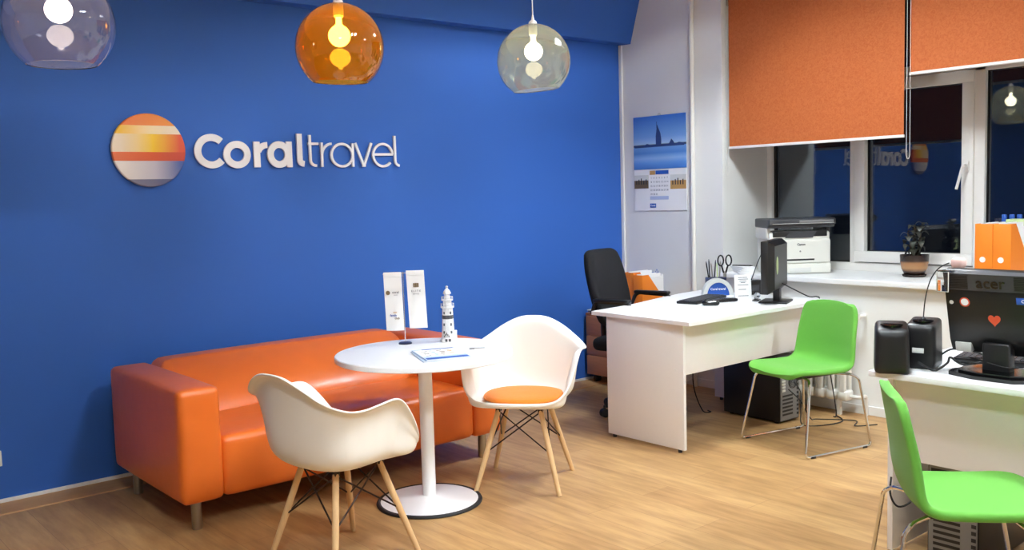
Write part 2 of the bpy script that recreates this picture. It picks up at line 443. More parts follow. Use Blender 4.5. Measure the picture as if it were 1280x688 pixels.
# ceiling fixtures (louvred fluorescents with four tubes)
def fixture(x, y, label):
    t = thing('ceiling_light', label, 'ceiling light', (x, y, ZC-.085), 0, 'louvred office ceiling lights')
    f = MB(); w = .31
    f.box(-w, w, -w, w, .075, .085); f.bbox(-w, -w+.02, -w, w, 0, .075); f.bbox(w-.02, w, -w, w, 0, .075); f.bbox(-w+.02, w-.02, -w, -w+.02, 0, .075); f.bbox(-w+.02, w-.02, w-.02, w, 0, .075)
    obj('housing', f, M['white_lacquer'], t)
    for k in range(4):
        yy = -.21+.14*k
        obj('fluorescent_tube', MB().tube([(-.28, yy, .05), (.28, yy, .05)], .013, 10), M['tube'], t)
    lv = MB()
    for k in range(5):
        yy = -.28+.14*k; lv.box(-.29, .29, yy-.0015, yy+.0015, .002, .020)
    for k in range(11):
        xx = -.28+.056*k; lv.box(xx-.001, xx+.001, -.29, .29, .004, .016)
    obj('louver', lv, M['louver'], t, False)
    return t
fixture(4.35, 3.0, 'square louvred ceiling light above the white desk by the window')
fixture(2.4, 1.5, 'square louvred ceiling light in front of the round table')
fixture(4.5, .3, 'square louvred ceiling light above the second desk')
fixture(.5, .5, 'square louvred ceiling light toward the left of the room')

# heating pipe
t = tag(obj('heating_pipe', MB().tube([(XW-.03, 4.474, .0), (XW-.03, 4.474, ZC)], .0185, 16), M['radiator']),
        'thin white vertical heating pipe on the wall beside the calendar', 'pipe')
# wall socket at the left edge
t = thing('wall_socket', 'white wall socket low on the blue wall left of the sofa', 'socket', (.97, YW, .245))
obj('face_plate', MB().bbox(-.04, .04, -.012, 0, -.04, .04, .004), M['white_trim'], t)
obj('socket_well', MB().lathe([(.02, 0), (.022, .002), (.016, .002)], 20).xf(T(0, -.012, 0, 0, PI/2)), M['light_grey'], t)

# ------------------------------------------------------------------ wall sign
sign = thing('wall_sign', 'white raised letter sign with striped round emblem on the blue wall', 'sign', (0, YW, 0))
dm = MB(); dm.lathe([(.196, 0), (.2, .004), (.2, .018), (.196, .022)], 72).xf(T(1.836, -.008, 1.800, 0, PI/2))
obj('emblem', dm, M['emblem'], sign)
zxs = [380, 500, 620, 740, 860, 980, 1100, 1220]; wxs = [2.079, 2.255, 2.440, 2.633, 2.834, 3.046, 3.267, 3.500]
X_ = lambda zx: float(np.interp(zx, zxs, wxs)) if zx <= 1220 else 3.5+(zx-1220)*.00193
def Zk(zy, zx): return 1.707+(253-zy)*(.00141 + (zx-400)*.00000026*1.0)
def pp(pts): return [(X_(a), Zk(b, a)) for a, b in pts]
def arc(cx, cy, rx, ry, a0, a1, n=28):
    return [(cx+rx*math.cos(math.radians(a0+(a1-a0)*i/n)), cy-ry*math.sin(math.radians(a0+(a1-a0)*i/n))) for i in range(n+1)]
BW, TW = .040, .0155
def letter(strokes):
    mb = MB()
    for si, (pts, w, cl) in enumerate(strokes):
        q = pp(pts)
        if cl: q = q[:-1]
        mb.ribbon(q, w, -.022-.0006*si, -.008, cl)
    obj('letter', mb, M['white_lacquer'], sign, True, 30)
letter([(arc(456, 189, 55, 55, 44, 318, 40), BW, False)])
letter([(arc(558, 203, 41, 41, 0, 360, 40), BW, True)])
letter([([(637, 254), (637, 151)], BW, False), (arc(678, 205, 38, 40, 158, 88, 12), BW*.9, False)])
letter([(arc(726, 203, 35, 40, 0, 360, 40), BW, True), ([(766, 254), (766, 151)], BW*.92, False)])
letter([([(808, 120)]+[(808, 225)]+arc(828, 225, 20, 16, 180, 262, 8), BW*.88, False)])
letter([([(851, 125), (851, 224)]+arc(876, 226, 25, 22, 180, 268, 10), TW, False), ([(843, 160), (884, 160)], TW, False)])
letter([([(897, 253), (897, 155)], TW, False), (arc(938, 206, 41, 46, 178, 92, 14), TW, False)])
letter([(arc(977, 206, 42, 45, 0, 360, 40), TW, True), ([(1020, 253), (1020, 158)], TW, False)])
letter([([(1031, 157), (1063, 250)], TW, False), ([(1063, 250), (1096, 157)], TW, False), ([(1057, 249), (1069, 249)], TW*.8, False)])
letter([([(1102, 203), (1179, 203)], TW, False), (arc(1140, 206, 38, 45, 3, 318, 40), TW, False)])
letter([([(1189, 128), (1189, 232)]+arc(1208, 230, 19, 19, 180, 262, 8), TW, False)])

# ------------------------------------------------------------------ wall calendar
cal = thing('wall_calendar', 'wall calendar with a blue seaside picture on the white wall', 'calendar', (XW, 4.818, 1.346), PI/2*-1)
# local: x runs along -y world (to the right), -y faces the room
def cmat(): return None
cw = .263
def calp(name, x0, x1, z0, z1, y0, y1, m, parent=cal): return obj(name, MB().box(x0, x1, y0, y1, z0, z1), m, parent, False)
calp('backing_sheet', -cw, cw, 0, .322, -.008, -.002, M['paper'])
M['seapic'] = ramp_mat('sea_and_sky_print', 2, [(0, (70, 124, 206)), (.12, (104, 156, 226)), (.2, (150, 190, 236)), (.3, (88, 142, 216)), (.42, (120, 168, 226)), (.435, (34, 48, 84)), (.455, (34, 48, 84)), (.475, (176, 206, 238)), (.6, (126, 172, 230)), (1, (58, 118, 208))], .4)
pic = calp('picture_sheet', -cw, cw, .325, .738, -.010, -.002, M['seapic'])
tw = MB(); tw.prism([(-.03, .5), (.022, .5), (.024, .55), (.016, .6), (-.006, .645), (-.016, .668), (-.02, .64), (-.03, .58)], -.012, -.010, 'y')
tw.box(-.022, -.019, -.012, -.010, .64, .69)
obj('printed_tower', tw, M['sail'], pic, False); tw = MB()
tw.prism([(-.25, .496), (.25, .496), (.25, .512), (.2, .522), (.15, .508), (.06, .512), (0, .506), (-.08, .512), (-.12, .524), (-.16, .508), (-.25, .514)], -.0118, -.010, 'y')
tw.prism([(.09, .5), (.16, .5), (.145, .53), (.125, .55), (.112, .53)], -.012, -.010, 'y')
obj('printed_skyline', tw, M['sail'], pic, False)
calp('header_band', -.04, .09, .282, .312, -.0095, -.008, M['blue_print'])
calp('header_emblem', -.1, -.045, .28, .312, -.0095, -.008, M['tan_print'])
calp('photo_print', -.262, -.115, .175, .28, -.0095, -.008, M['brown_print'])
calp('photo_print', .108, .262, .165, .275, -.0095, -.008, M['tan_print'])
for ph in [c for c in cal.children if c.name.startswith('photo_print')]:
    xs = [v.co.x for v in ph.data.vertices]; zs = [v.co.z for v in ph.data.vertices]; x0, x1, z0, z1 = min(xs), max(xs), min(zs), max(zs)
    k = MB(); k.box(x0, x1, -.0102, -.0095, z0+.6*(z1-z0), z1)
    obj('photo_sky', k, M['light_grey'], ph, False)
    k = MB()
    for q in range(5): k.box(x0+.02+.025*q, x0+.03+.025*q, -.0106, -.0102, z0+.3*(z1-z0), z0+(.6+.08*(q % 3))*(z1-z0))
    obj('photo_detail', k, M['dark_print'], ph, False)
dg = MB(); d = 1
for r_ in range(5):
    for c_ in range(7):
        if d <= 31:
            m_ = text_mb(str(d), .02); m_.xf(T(-.085+.027*c_, -.0085, .255-.032*r_)); dg.add(m_.v, m_.f); d += 1
obj('date_grid', dg, M['grey_print'], cal, False)
calp('note_band', -.098, .088, .085, .112, -.0095, -.008, mat('pale_lilac_print', (176, 190, 222), .6))
calp('footer_logo', -.1, -.04, .022, .055, -.0095, -.008, M['blue_print'])
obj('footer_text', text_mb('Coral', .02).xf(T(-.07, -.0102, .039)), M['paper'], cal, False)
for zz in (.075,):
    obj('hanging_eyelet', MB().tube([(.012*math.cos(a*PI/6), -.004, .742+.012*math.sin(a*PI/6)) for a in range(12)], .0015, 6, True), M['steel'], cal)
cal.rotation_euler = (0, 0, -PI/2)

# ------------------------------------------------------------------ pendant lamps
def pendant(x, y, z, gm, label, tilt=(0, 0), r=.19):
    t = thing('pendant_lamp', label, 'pendant lamp', (x, y, z), 0, 'glass globe pendant lamps')
    prof = []
    a0, a1 = math.radians(8), math.radians(141)
    for i in range(33):
        a = a0+(a1-a0)*i/32; prof.append((r*math.sin(a), r*math.cos(a)))
    ri = r-.004
    for i in range(33):
        a = a1-(a1-a0)*i/32; prof.append((ri*math.sin(a), ri*math.cos(a)))
    prof.append(prof[0])
    g = MB().lathe(prof, 64, cap=False); g.xf(T(0, 0, 0, 0, tilt[0], tilt[1]))
    obj('glass_shade', g, gm, t, True, 80)
    obj('socket', MB().lathe([(.004, .235), (.008, .21), (.02, .2), (.022, .192), (.022, .135), (.017, .128)], 20), M['white_lacquer'], t)
    obj('bulb', MB().lathe([(.012, .13), (.0135, .1)]+[(.047*math.sin(q*PI/14), .05+.047*math.cos(q*PI/14)) for q in range(2, 14)]+[(1e-5, .003)], 24), M['bulb'], t)
    obj('cord', MB().tube([(0, 0, .23), (0, 0, ZC-z-.03)], .003, 8), M['white_trim'], t)
    obj('canopy', MB().lathe([(.05, ZC-z), (.05, ZC-z-.012), (.03, ZC-z-.034), (.006, ZC-z-.04)], 24), M['white_trim'], t)
    return t
pendant(1.005, 3.68, 2.165, M['lamp_smoke'], 'clear smoky glass globe pendant lamp, leftmost of the three hanging')
pendant(2.11, 3.59, 2.155, M['lamp_amber'], 'amber orange glass globe pendant lamp with lit bulb', (math.radians(2), 0))
pendant(3.28, 3.64, 2.185, M['lamp_olive'], 'pale olive glass globe pendant lamp, rightmost of the three hanging', (math.radians(-2), math.radians(-4)))

# ------------------------------------------------------------------ sofa
SX0, SX1, SY0, SY1 = 1.505, 3.375, 4.10, 5.05
sofa = thing('sofa', 'orange leather sofa against the blue wall behind the round table', 'sofa', (0, 0, 0))
zb = .135
def bulgy(p): return p
obj('armrest', MB().rbox(SX0, SX0+.20, SY0, SY1, zb, .665, .03, 16, (.014, .012, .01)), M['orange_leather'], sofa, True, 70)
obj('armrest', MB().rbox(SX1-.20, SX1, SY0, SY1, zb, .665, .03, 16, (.014, .012, .01)), M['orange_leather'], sofa, True, 70)
obj('seat_base', MB().rbox(SX0+.2, SX1-.2, SY0+.04, SY1-.02, zb+.001, .30, .03, 10, (0, 0, 0)), M['orange_leather'], sofa, True, 70)
def seatfn(p):
    return (p.x, p.y, p.z)
obj('seat_cushion', MB().rbox(SX0+.192, SX1-.192, SY0+.002, SY1-.3, zb, .425, .042, 20, (0, .018, .02), seatfn), M['orange_leather'], sofa, True, 70)
def backfn(p):
    # front leans back and rolls over at the top
    k = (p.z-.38)/.285; k = max(0, min(1.05, k))
    front = 4.60+.26*k**1.6
    u = (SY1-.004-p.y)/(SY1-4.62)      # 0 back .. 1 front
    return (p.x, SY1-.004-u*(SY1-front), p.z)
obj('backrest', MB().rbox(SX0+.197, SX1-.197, 4.62, SY1-.004, .36, .685, .07, 22, (0, .035, .008), backfn), M['orange_leather'], sofa, True, 70)
for (x, y) in ((1.59, 4.175), (3.262, 4.15), (1.575, 4.92), (3.262, 4.98)):
    obj('leg', MB().lathe([(.022, 0), (.0235, .004), (.0235, zb+.02)], 20, (x, y, 0)), M['steel'], sofa)

# ------------------------------------------------------------------ round table
TBX, TBY, TZ = 2.58, 3.715, .752
tb = thing('round_table', 'white round pedestal table in front of the orange sofa', 'table', (TBX, TBY, 0))
R_ = .432
obj('tabletop', MB().lathe([(R_-.006, TZ-.028), (R_, TZ-.024), (R_, TZ-.004), (R_-.004, TZ)], 96), M['white_lacquer'], tb)
obj('column', MB().lathe([(.06, TZ-.029), (.06, TZ-.036), (.0335, TZ-.04), (.0335, .036), (.04, .03)], 32), M['white_lacquer'], tb)
obj('base', MB().lathe([(.246, .004), (.248, .012), (.2, .018), (.1, .026), (.045, .034), (.034, .038)], 72), M['white_lacquer'], tb)
obj('rubber_rim', MB().lathe([(.246, 0), (.258, .001), (.261, .006), (.258, .013), (.25, .0155), (.246, .013)], 72), M['black_rubber'], tb)

# ------------------------------------------------------------------ white moulded armchairs
def armchair(label, x, y, rz, group):
    t = thing('armchair', label, 'armchair', (x, y, 0), rz, group)
    half = [(.262, 0, .466), (.258, .12, .468), (.245, .20, .482), (.215, .252, .52), (.18, .278, .575), (.135, .296, .64), (.09, .308, .69), (.04, .315, .713),
            (-.04, .320, .708), (-.13, .316, .698), (-.20, .296, .705), (-.263, .245, .738), (-.305, .165, .792), (-.326, .08, .83)]
    ctrl = half+[(-.331, 0, .838)]+[(a, -b, c) for a, b, c in reversed(half[1:])]
    rim = spline(ctrl, 5, True)
    n = len(rim); vs = []; fs = []
    for P in rim:
        rr = math.hypot(P.x, P.y); out = Vector((P.x/rr, P.y/rr, 0))
        k = max(0, min(1, (P.z-.468)/.2)); rise = P.z-.436
        W = P-out*.06*k
        C0 = Vector((-.01, 0, .432))
        def q(sc_, z): return Vector((W.x*sc_, W.y*sc_, z))
        path = [C0+out*.004, q(.33, .4325), q(.62, .435), q(.84-.02*k, .441+.035*k*rise+.004), q(.95-.02*k, .441+.20*rise*k+.012*(1-k)), q(.985, .436+rise*(.55*k+.75*(1-k))),
                P-out*.048*k-Vector((0, 0, .055*k+.002*(1-k))), P-out*(.026*k+.004)-Vector((0, 0, .014*k)), P]
        vs += spline(path, 3)
    m = len(vs)//n
    for i in range(n):
        k = (i+1) % n
        for j in range(m-1): fs.append((i*m+j, k*m+j, k*m+j+1, i*m+j+1))
    fs.append(tuple(i*m for i in range(n)))
    sh = MB().add(vs, fs)
    o = obj('shell', sh, M['white_shell'], t, True, 180)
    so = o.modifiers.new('s', 'SOLIDIFY'); so.thickness = .009; so.offset = -1 
    sb = o.modifiers.new('b', 'SUBSURF'); sb.levels = 1; sb.render_levels = 1
    feet = [(.225, .215), (.225, -.215), (-.225, -.215), (-.225, .215)]
    tops = [(.115, .11), (.115, -.11), (-.115, -.11), (-.115, .11)]
    for (fx, fy), (tx, ty) in zip(feet, tops):
        obj('leg', MB().tube([(fx, fy, 0), (fx+(tx-fx)*.5, fy+(ty-fy)*.5, .2), (tx, ty, .405)], [.0115, .0145, .0135], 14), M['beech'], t)
    for i in range(4):
        (fx, fy), (tx, ty) = feet[i], tops[i]
        obj('seat_mount', MB().tube([(tx*1.04, ty*1.04, .385), (tx*.8, ty*.8, .436)], .009, 8).box(tx-.012, tx+.012, ty-.012, ty+.012, .398, .416), M['black_wire'], t)
        for j in ((i+1) % 4, (i-1) % 4):
            gx, gy = feet[j]; ux, uy = tops[j]
            obj('strut', MB().tube([(tx*.95, ty*.95, .395), (gx+(ux-gx)*.5, gy+(uy-gy)*.5, .2)], .0038, 6), M['black_wire'], t)
    return t
ACX, ACY = 1.905, 3.38
armchair('white moulded armchair turned to the table, seen from behind, left of the table', ACX, ACY, math.radians(9), 'white armchairs at the round table')
ac2 = armchair('white moulded armchair with an orange seat pad, right of the table', 3.13, 3.62, math.radians(180+37.5), 'white armchairs at the round table')
pad = MB()
n = 48; prof = [(0, 0), (.6, 0), (.9, .001), (.985, .006), (1., .014), (.98, .022), (.9, .027), (.6, .031), (0, .033)]
vs = []; fs = []
for (s_, z_) in prof:
    for k in range(n):
        a = 2*PI*k/n; ca, sa = math.cos(a), math.sin(a)
        e_ = 2.5; q = (abs(ca)**e_+abs(sa)**e_)**(-1/e_)
        vs.append((max(s_, 1e-4)*.19*q*ca, max(s_, 1e-4)*.205*q*sa, z_))
for i in range(len(prof)-1):
    for k in range(n):
        l = (k+1) % n; fs.append((i*n+k, i*n+l, (i+1)*n+l, (i+1)*n+k))
pad.add(vs, fs)
po = obj('seat_pad', pad, M['orange_fabric'], None, True, 60)
po.location = (3.13, 3.62, .4475); po.rotation_euler = (0, 0, math.radians(217.5))
tag(po, 'round orange felt seat pad lying on the white armchair seat', 'seat pad')

# ------------------------------------------------------------------ things on the round table
fl = thing('table_flag_stand', 'small chrome table stand with two white banners on the round table', 'flag stand', (2.652, 3.985, TZ), math.radians(-40.5))
obj('base', MB().lathe([(.034, 0), (.034, .006), (.03, .009), (.006, .011)], 32), M['navy'], fl)
obj('pole', MB().tube([(0, 0, .008), (0, 0, .372)], .0028, 10), M['chrome'], fl)
obj('crossbar', MB().tube([(-.103, 0, .362), (.103, 0, .37)], .002, 8), M['chrome'], fl)
def banner(x0, x1, z1, z0, ph):
    b = MB(); nx, nz = 8, 16; vs = []; fs = []
    for s in (0, 1):
        for j in range(nz+1):
            for i in range(nx+1):
                u, v = i/nx, j/nz
                x = x0+(x1-x0)*u+.006*v*(1 if x0 < 0 else 1.6); z = z1+(z0-z1)*v
                y = .004*math.sin(u*5+ph+v*2)*v-.0003-.0006*s-.0025*(1 if v < .0 else 0)
                vs.append((x, y, z))
    N1 = (nx+1)*(nz+1)
    for s in (0, 1):
        for j in range(nz):
            for i in range(nx):
                a = s*N1+j*(nx+1)+i; fs.append((a, a+1, a+nx+2, a+nx+1))
    edge = [i for i in range(nx+1)]+[j*(nx+1)+nx for j in range(1, nz+1)]+[nz*(nx+1)+i for i in range(nx-1, -1, -1)]+[j*(nx+1) for j in range(nz-1, 0, -1)]
    for q in range(len(edge)):
        a, c = edge[q], edge[(q+1) % len(edge)]; fs.append((a, c, N1+c, N1+a))
    b.add(vs, fs)
    o = obj('banner', b, M['paper'], fl, True, 60)
    hem = MB().bbox(x0, x1, -.004, .003, z1-.02, z1+.006, .002); obj('hem', hem, M['paper'], o)
    return o
b1 = banner(-.1, -.008, .365, .07, 0.4); b2 = banner(.016, .108, .372, .08, 1.6)
def onb(par, mb, m, x, z): obj('printed_mark' if m is not M['grey_print'] else 'printed_text', mb.xf(T(x, -.006, z)), m, par, False)
onb(b1, MB().lathe([(.011, 0), (.011, .0008)], 20).xf(T(0, 0, 0, 0, PI/2)), M['brown_print'], -.079, .266)
onb(b1, text_mb('coral', .017, .0004, .0003), M['grey_print'], -.04, .268)
onb(b1, text_mb('travel', .008, .0004), M['grey_print'], -.04, .254)
onb(b1, text_mb('sun', .014, .0004, .0002), M['tan_print'], -.046, .165)
onb(b1, text_mb('family', .015, .0004, .0003), M['blue_print'], -.055, .149)
onb(b1, text_mb('club', .015, .0004, .0003), M['brown_print'], -.036, .134)
emb = MB(); 
for k in range(3): emb.bbox(-.014+.0095*k, -.0055+.0095*k, -.0006, 0, -.01, .011, .0002)
onb(b2, emb, M['brown_print'], .066, .302)
onb(b2, text_mb('E L I T E', .014, .0004, .0002), M['grey_print'], .065, .272)
onb(b2, text_mb('SERVICE', .009, .0004), M['grey_print'], .065, .257)

lh = thing('lighthouse_figurine', 'silvery white model lighthouse standing on the round table', 'figurine', (2.85, 3.88, TZ), math.radians(-40))
S = MB(); S.lathe([(.044, 0), (.044, .01), (.039, .012), (.036, .022), (.034, .024), (.0315, .07), (.0275, .165), (.027, .172)], 10)
S.bbox(-.03, .03, -.048, -.025, 0, .02, .003); S.bbox(.02, .045, -.02, .02, 0, .055, .003)
obj('tower', S, M['silver_paint'], lh, True, 25)
G = MB(); G.lathe([(.027, .172), (.035, .176), (.035, .182), (.026, .183), (.0225, .184), (.0215, .21), (.03, .213), (.03, .219), (.02, .22), (.0155, .221), (.0145, .245), (.021, .248), (.02, .254), (.014, .266), (.006, .274), (.005, .279), (.0075, .283), (.0055, .288), (1e-5, .29)], 20)
obj('lantern', G, M['silver_paint'], lh, True, 30)
rl = MB()
for zz, rr in ((.197, .034), (.232, .029)):
    rl.tube([(rr*math.cos(a*PI/12), rr*math.sin(a*PI/12), zz) for a in range(24)], .0012, 6, True)
    for k in range(12): rl.tube([(rr*math.cos(k*PI/6), rr*math.sin(k*PI/6), zz-.015), (rr*math.cos(k*PI/6), rr*math.sin(k*PI/6), zz)], .001, 5)
obj('railing', rl, M['silver_paint'], lh)
D = MB()
D.lathe([(.0292, .118), (.0308, .12), (.0302, .136), (.0286, .138)], 10)
for k in range(10):
    a = k*2*PI/10
    for zz, rr in ((.05, .0335), (.09, .0318), (.15, .029)):
        if (k+int(zz*100)) % 2 == 0: D.bbox(-.004, .004, -rr-.0008, -rr+.004, zz-.007, zz+.007, .001).v[-24:] 
    D.xf(Matrix.Rotation(2*PI/10, 4, 'Z'))
D.bbox(-.014, -.002, -.049, -.046, .004, .018, .001); D.bbox(.004, .016, -.049, -.046, .004, .018, .001)
for k in range(5): D.bbox(-.02+.006*k, -.016+.006*k, -.0375, -.03, .026+.006*abs(2-k)*-1+.012, .05-.008*abs(2-k), .001)
obj('relief', D, M['silver_dark'], lh)

def magazine(x, y, z, rz, label, w=.21, h=.297, th=.006):
    t = thing('magazine', label, 'magazine', (x, y, z), rz, 'magazines on the round table')
    obj('pages', MB().bbox(-w/2+.001, w/2-.001, -h/2+.001, h/2-.001, .0005, th-.0005, .0004), M['paper'], t)
    c = MB().box(-w/2, w/2, -h/2, h/2, th-.0005, th).box(-w/2, w/2, -h/2, h/2, 0, .0005).box(-w/2-.0006, -w/2, -h/2, h/2, 0, th)
    obj('cover', c, M['cover_print'], t, False)
    return t, th
m1, th = magazine(2.548, 3.55, TZ, math.radians(-113+90), 'magazine with a pale blue cover, underneath the other on the round table')
m2, th = magazine(2.556, 3.545, TZ+.0065, math.radians(-111+90), 'open patterned magazine lying on top of another on the round table')
pc = MB()
pc.box(-.1, .1, -.06, .12, .0062, .0066)
obj('cover_photo', pc, M['paper'], m2, False)
for k in range(16):
    x = -.085+.042*(k % 4)+random.uniform(0, .012); y = -.05+.04*(k//4)+random.uniform(0, .01)
    obj('photo_detail', MB().bbox(x, x+random.uniform(.014, .03), y, y+random.uniform(.008, .022), .0066, .0071, .0002), M[('dark_print', 'tan_print', 'brown_print', 'lightblue_print')[(k*7) % 4]], m2, False)
obj('title_band', MB().box(-.06, .095, .122, .142, .0062, .0067).box(-.1, .1, -.14, -.1, .0062, .0067), M['blue_print'], m2, False)
lf = thing('leaflet', 'small grey folded leaflet lying right of the magazines on the table', 'leaflet', (2.80, 3.565, TZ), math.radians(-38))
obj('sheet', MB().bbox(-.058, .058, -.045, .045, 0, .0015, .0004), M['paper'], lf)
obj('printed_block', MB().box(-.046, .03, .0, .03, .0015, .0019).box(-.046, -.02, -.03, 0, .0015, .0019), M['grey_print'], lf, False)

# ------------------------------------------------------------------ white desk by the window
DT = .768
d1 = thing('desk', 'white office desk with solid side panel standing by the window', 'desk', (0, 0, 0))
obj('desktop', MB().prism([(4.055, 3.275), (4.085, 4.06), (4.5, 4.10), (4.9, 4.2), (5.2, 4.26), (5.44, 4.28), (5.44, 3.255)], DT-.023, DT, 'z'), M['desk_top'], d1, False)
obj('side_panel', MB().bbox(4.096, 4.118, 3.35, 3.945, .018, DT-.0235, .0015), M['desk'], d1)
obj('side_panel', MB().bbox(5.36, 5.382, 3.62, 4.1, .018, DT-.0235, .0015), M['desk'], d1)
obj('modesty_panel', MB().bbox(4.1185, 5.43, 3.385, 3.403, .442, DT-.0235, .0015), M['desk'], d1)
for (x, y) in ((4.107, 3.39), (4.107, 3.9), (5.371, 3.66), (5.371, 4.05)):
    obj('foot', MB().lathe([(.012, 0), (.012, .019)], 14, (x, y, 0)), M['black_rubber'], d1)
obj('screw_cap', MB().lathe([(.008, 0), (.007, .002)], 14).xf(T(4.096, 3.41, .48, 0, 0, -PI/2)), M['white_trim'], d1)

# keyboard, mouse
kb = thing('keyboard', 'black keyboard lying on the white desk by the window', 'keyboard', (4.92, 3.86, DT), math.radians(12))
obj('case', MB().bbox(-.22, .22, -.075, .075, 0, .018, .006), M['black_plastic'], kb)
ks = MB()
for r_ in range(5):
    for c_ in range(18):
        x = -.21+.0233*c_; y = -.062+.025*r_
        ks.box(x, x+.019, y, y+.02, .018, .0225)
obj('keys', ks, M['grey_plastic'], kb, False)
ms = thing('computer_mouse', 'black computer mouse in front of the keyboard', 'mouse', (4.745, 3.655, DT), math.radians(40))
obj('body', MB().rbox(-.03, .03, -.052, .052, 0, .034, .016, 8, (.003, .004, .004)), M['black_gloss'], ms, True, 80)
obj('scroll_wheel', MB().lathe([(.007, -.004), (.007, .004)], 14).xf(T(0, .03, .034, 0, 0, PI/2)), M['grey_plastic'], ms)
ph = thing('telephone_handset', 'flat black handset lying behind the white notice card', 'phone', (4.95, 3.70, DT), math.radians(-20))
obj('body', MB().rbox(-.085, .085, -.03, .03, 0, .022, .01, 8), M['black_plastic'], ph, True, 80)
obj('screen', MB().bbox(-.03, .05, -.02, .02, .0215, .0235, .001), M['black_gloss'], ph)

# notice card in acrylic stand
nc = thing('notice_card', 'white printed notice card standing on the desk by the window', 'card', (5.07, 3.64, DT), math.radians(-38))
obj('card_sheet', MB().bbox(-.055, .055, -.002, .002, .006, .17, .0005).xf(T(0, 0, 0, 0, math.radians(-8))), M['paper'], nc)
obj('card_base', MB().bbox(-.05, .05, -.02, .05, 0, .006, .002), M['paper'], nc)
tl = MB()
for i, (a, b) in enumerate(((-.03, .03), (-.03, .036), (-.022, .024), (-.014, .016), (-.034, .036), (-.03, .02), (-.034, .034))):
    zz = (.152, .141, .128, .119, .104, .074, .032)[i]; tl.box(a, b, -.0028, -.002, zz-.0016, zz+.0016)
obj('printed_lines', tl.xf(T(0, 0, 0, 0, math.radians(-8))), M['dark_print'], nc, False)

# blue arch memo holder with pens
ah = thing('pen_holder', 'white arched pen holder with a blue half disc, on the desk', 'pen holder', (5.235, 3.975, DT), math.radians(-38))
A0 = [(.105*math.cos(a*PI/24), .118*math.sin(a*PI/24)) for a in range(25)]
A1 = [(.078*math.cos(a*PI/24), .09*math.sin(a*PI/24)) for a in range(25)]
ar = MB()
for i in range(24):
    q = [A0[i], A0[i+1], A1[i+1], A1[i]]; ar.prism(q, -.03, .03, 'y')
obj('arch', ar, M['light_grey'], ah, True, 40)
obj('half_disc', MB().prism(A1, -.022, .02, 'y'), M['blue_print'], ah, True, 40)
obj('printed_text', text_mb('Coral travel', .022, .0006, .0004).xf(T(0, -.0228, .045)), M['paper'], ah, False)
cupb = MB().bbox(-.06, .075, .032, .1, 0, .12, .006)
obj('cup', cupb, M['navy'], ah)
def pen(x, y, rx, ry, h, m, label, kind='pen'):
    o = obj(kind, MB().tube([(0, 0, -.005), (0, 0, h*.85), (0, 0, h)], [.0045, .0045, .0015], 8), m)
    c = Matrix.Rotation(math.radians(-38), 3, 'Z') @ Vector((x, y, 0))
    o.location = (5.235+c.x, 3.975+c.y, DT+.121); o.rotation_euler = (math.radians(rx), math.radians(ry), 0)
    tag(o, label, 'pen', 'pens in the arched pen holder')
pen(-.045, .06, 4, -18, .12, M['black_plastic'], 'black pen leaning left in the arched pen holder')
pen(-.02, .05, -2, -6, .1, M['steel'], 'silver pen upright in the arched pen holder')
pen(0, .07, 2, 4, .12, M['grey_plastic'], 'grey pen behind the green one in the pen holder')
pen(.015, .05, -4, 2, .1, M['green_stick'], 'pale green pen in the middle of the pen holder')
pen(.035, .07, -2, 9, .11, M['steel'], 'silver pen beside the scissors in the pen holder')
pen(-.03, .085, 6, -12, .13, M['black_gloss'], 'tall black pen at the back of the pen holder')
pen(.005, .09, 8, -3, .1, M['orange_card'], 'orange pen at the back of the pen holder')
sr = thing('scissors', 'black handled scissors stuck in the arched pen holder', 'scissors', (5.235+.06*math.cos(.66)+.05*.62, 3.975-.06*math.sin(.66)+.04*.78, DT+.121), math.radians(-38))
for sx in (-1, 1):
    obj('handle', MB().tube([(sx*.028+.020*math.cos(a*PI/8), 0, .115+.036*math.sin(a*PI/8)) for a in range(16)], .0055, 8, True).tube([(sx*.022, 0, .08), (sx*.008, 0, .03)], .006, 8), M['black_gloss'], sr)
obj('blades', MB().bbox(-.012, .012, -.002, .002, -.002, .04, .001), M['steel'], sr)

# crystal trinkets
cr = thing('glass_ornament', 'small clear glass ornament between notice card and monitor', 'ornament', (5.105, 3.565, DT), .3)
obj('base', MB().bbox(-.035, .035, -.018, .018, 0, .012, .003), M['clear'], cr)
obj('ball', MB().sphere((.015, 0, .034), .02, 12), M['clear'], cr)
obj('figure', MB().lathe([(.012, .012), (.008, .03), (.011, .045), (.004, .06), (1e-5, .062)], 12, (-.018, 0, 0)), M['clear'], cr)

# router box with antenna
ro = thing('router', 'black router with a thin antenna at the back of the desk', 'router', (5.37, 3.81, DT), math.radians(-25))
obj('case', MB().bbox(-.09, .09, -.03, .03, 0, .1, .01), M['black_plastic'], ro)
obj('antenna', MB().tube([(.03, .02, .1), (.075, .02, .21), (.12, .02, .3)], [.004, .0035, .003], 8), M['grey_plastic'], ro)
obj('vent_panel', MB().bbox(-.06, .06, -.032, -.03, .03, .07, .001), M['grey_plastic'], ro)

# desk monitor seen from its side
mo = thing('monitor', 'black monitor turned side-on at the corner of the desk by the window', 'monitor', (5.12, 3.43, DT), math.radians(22))
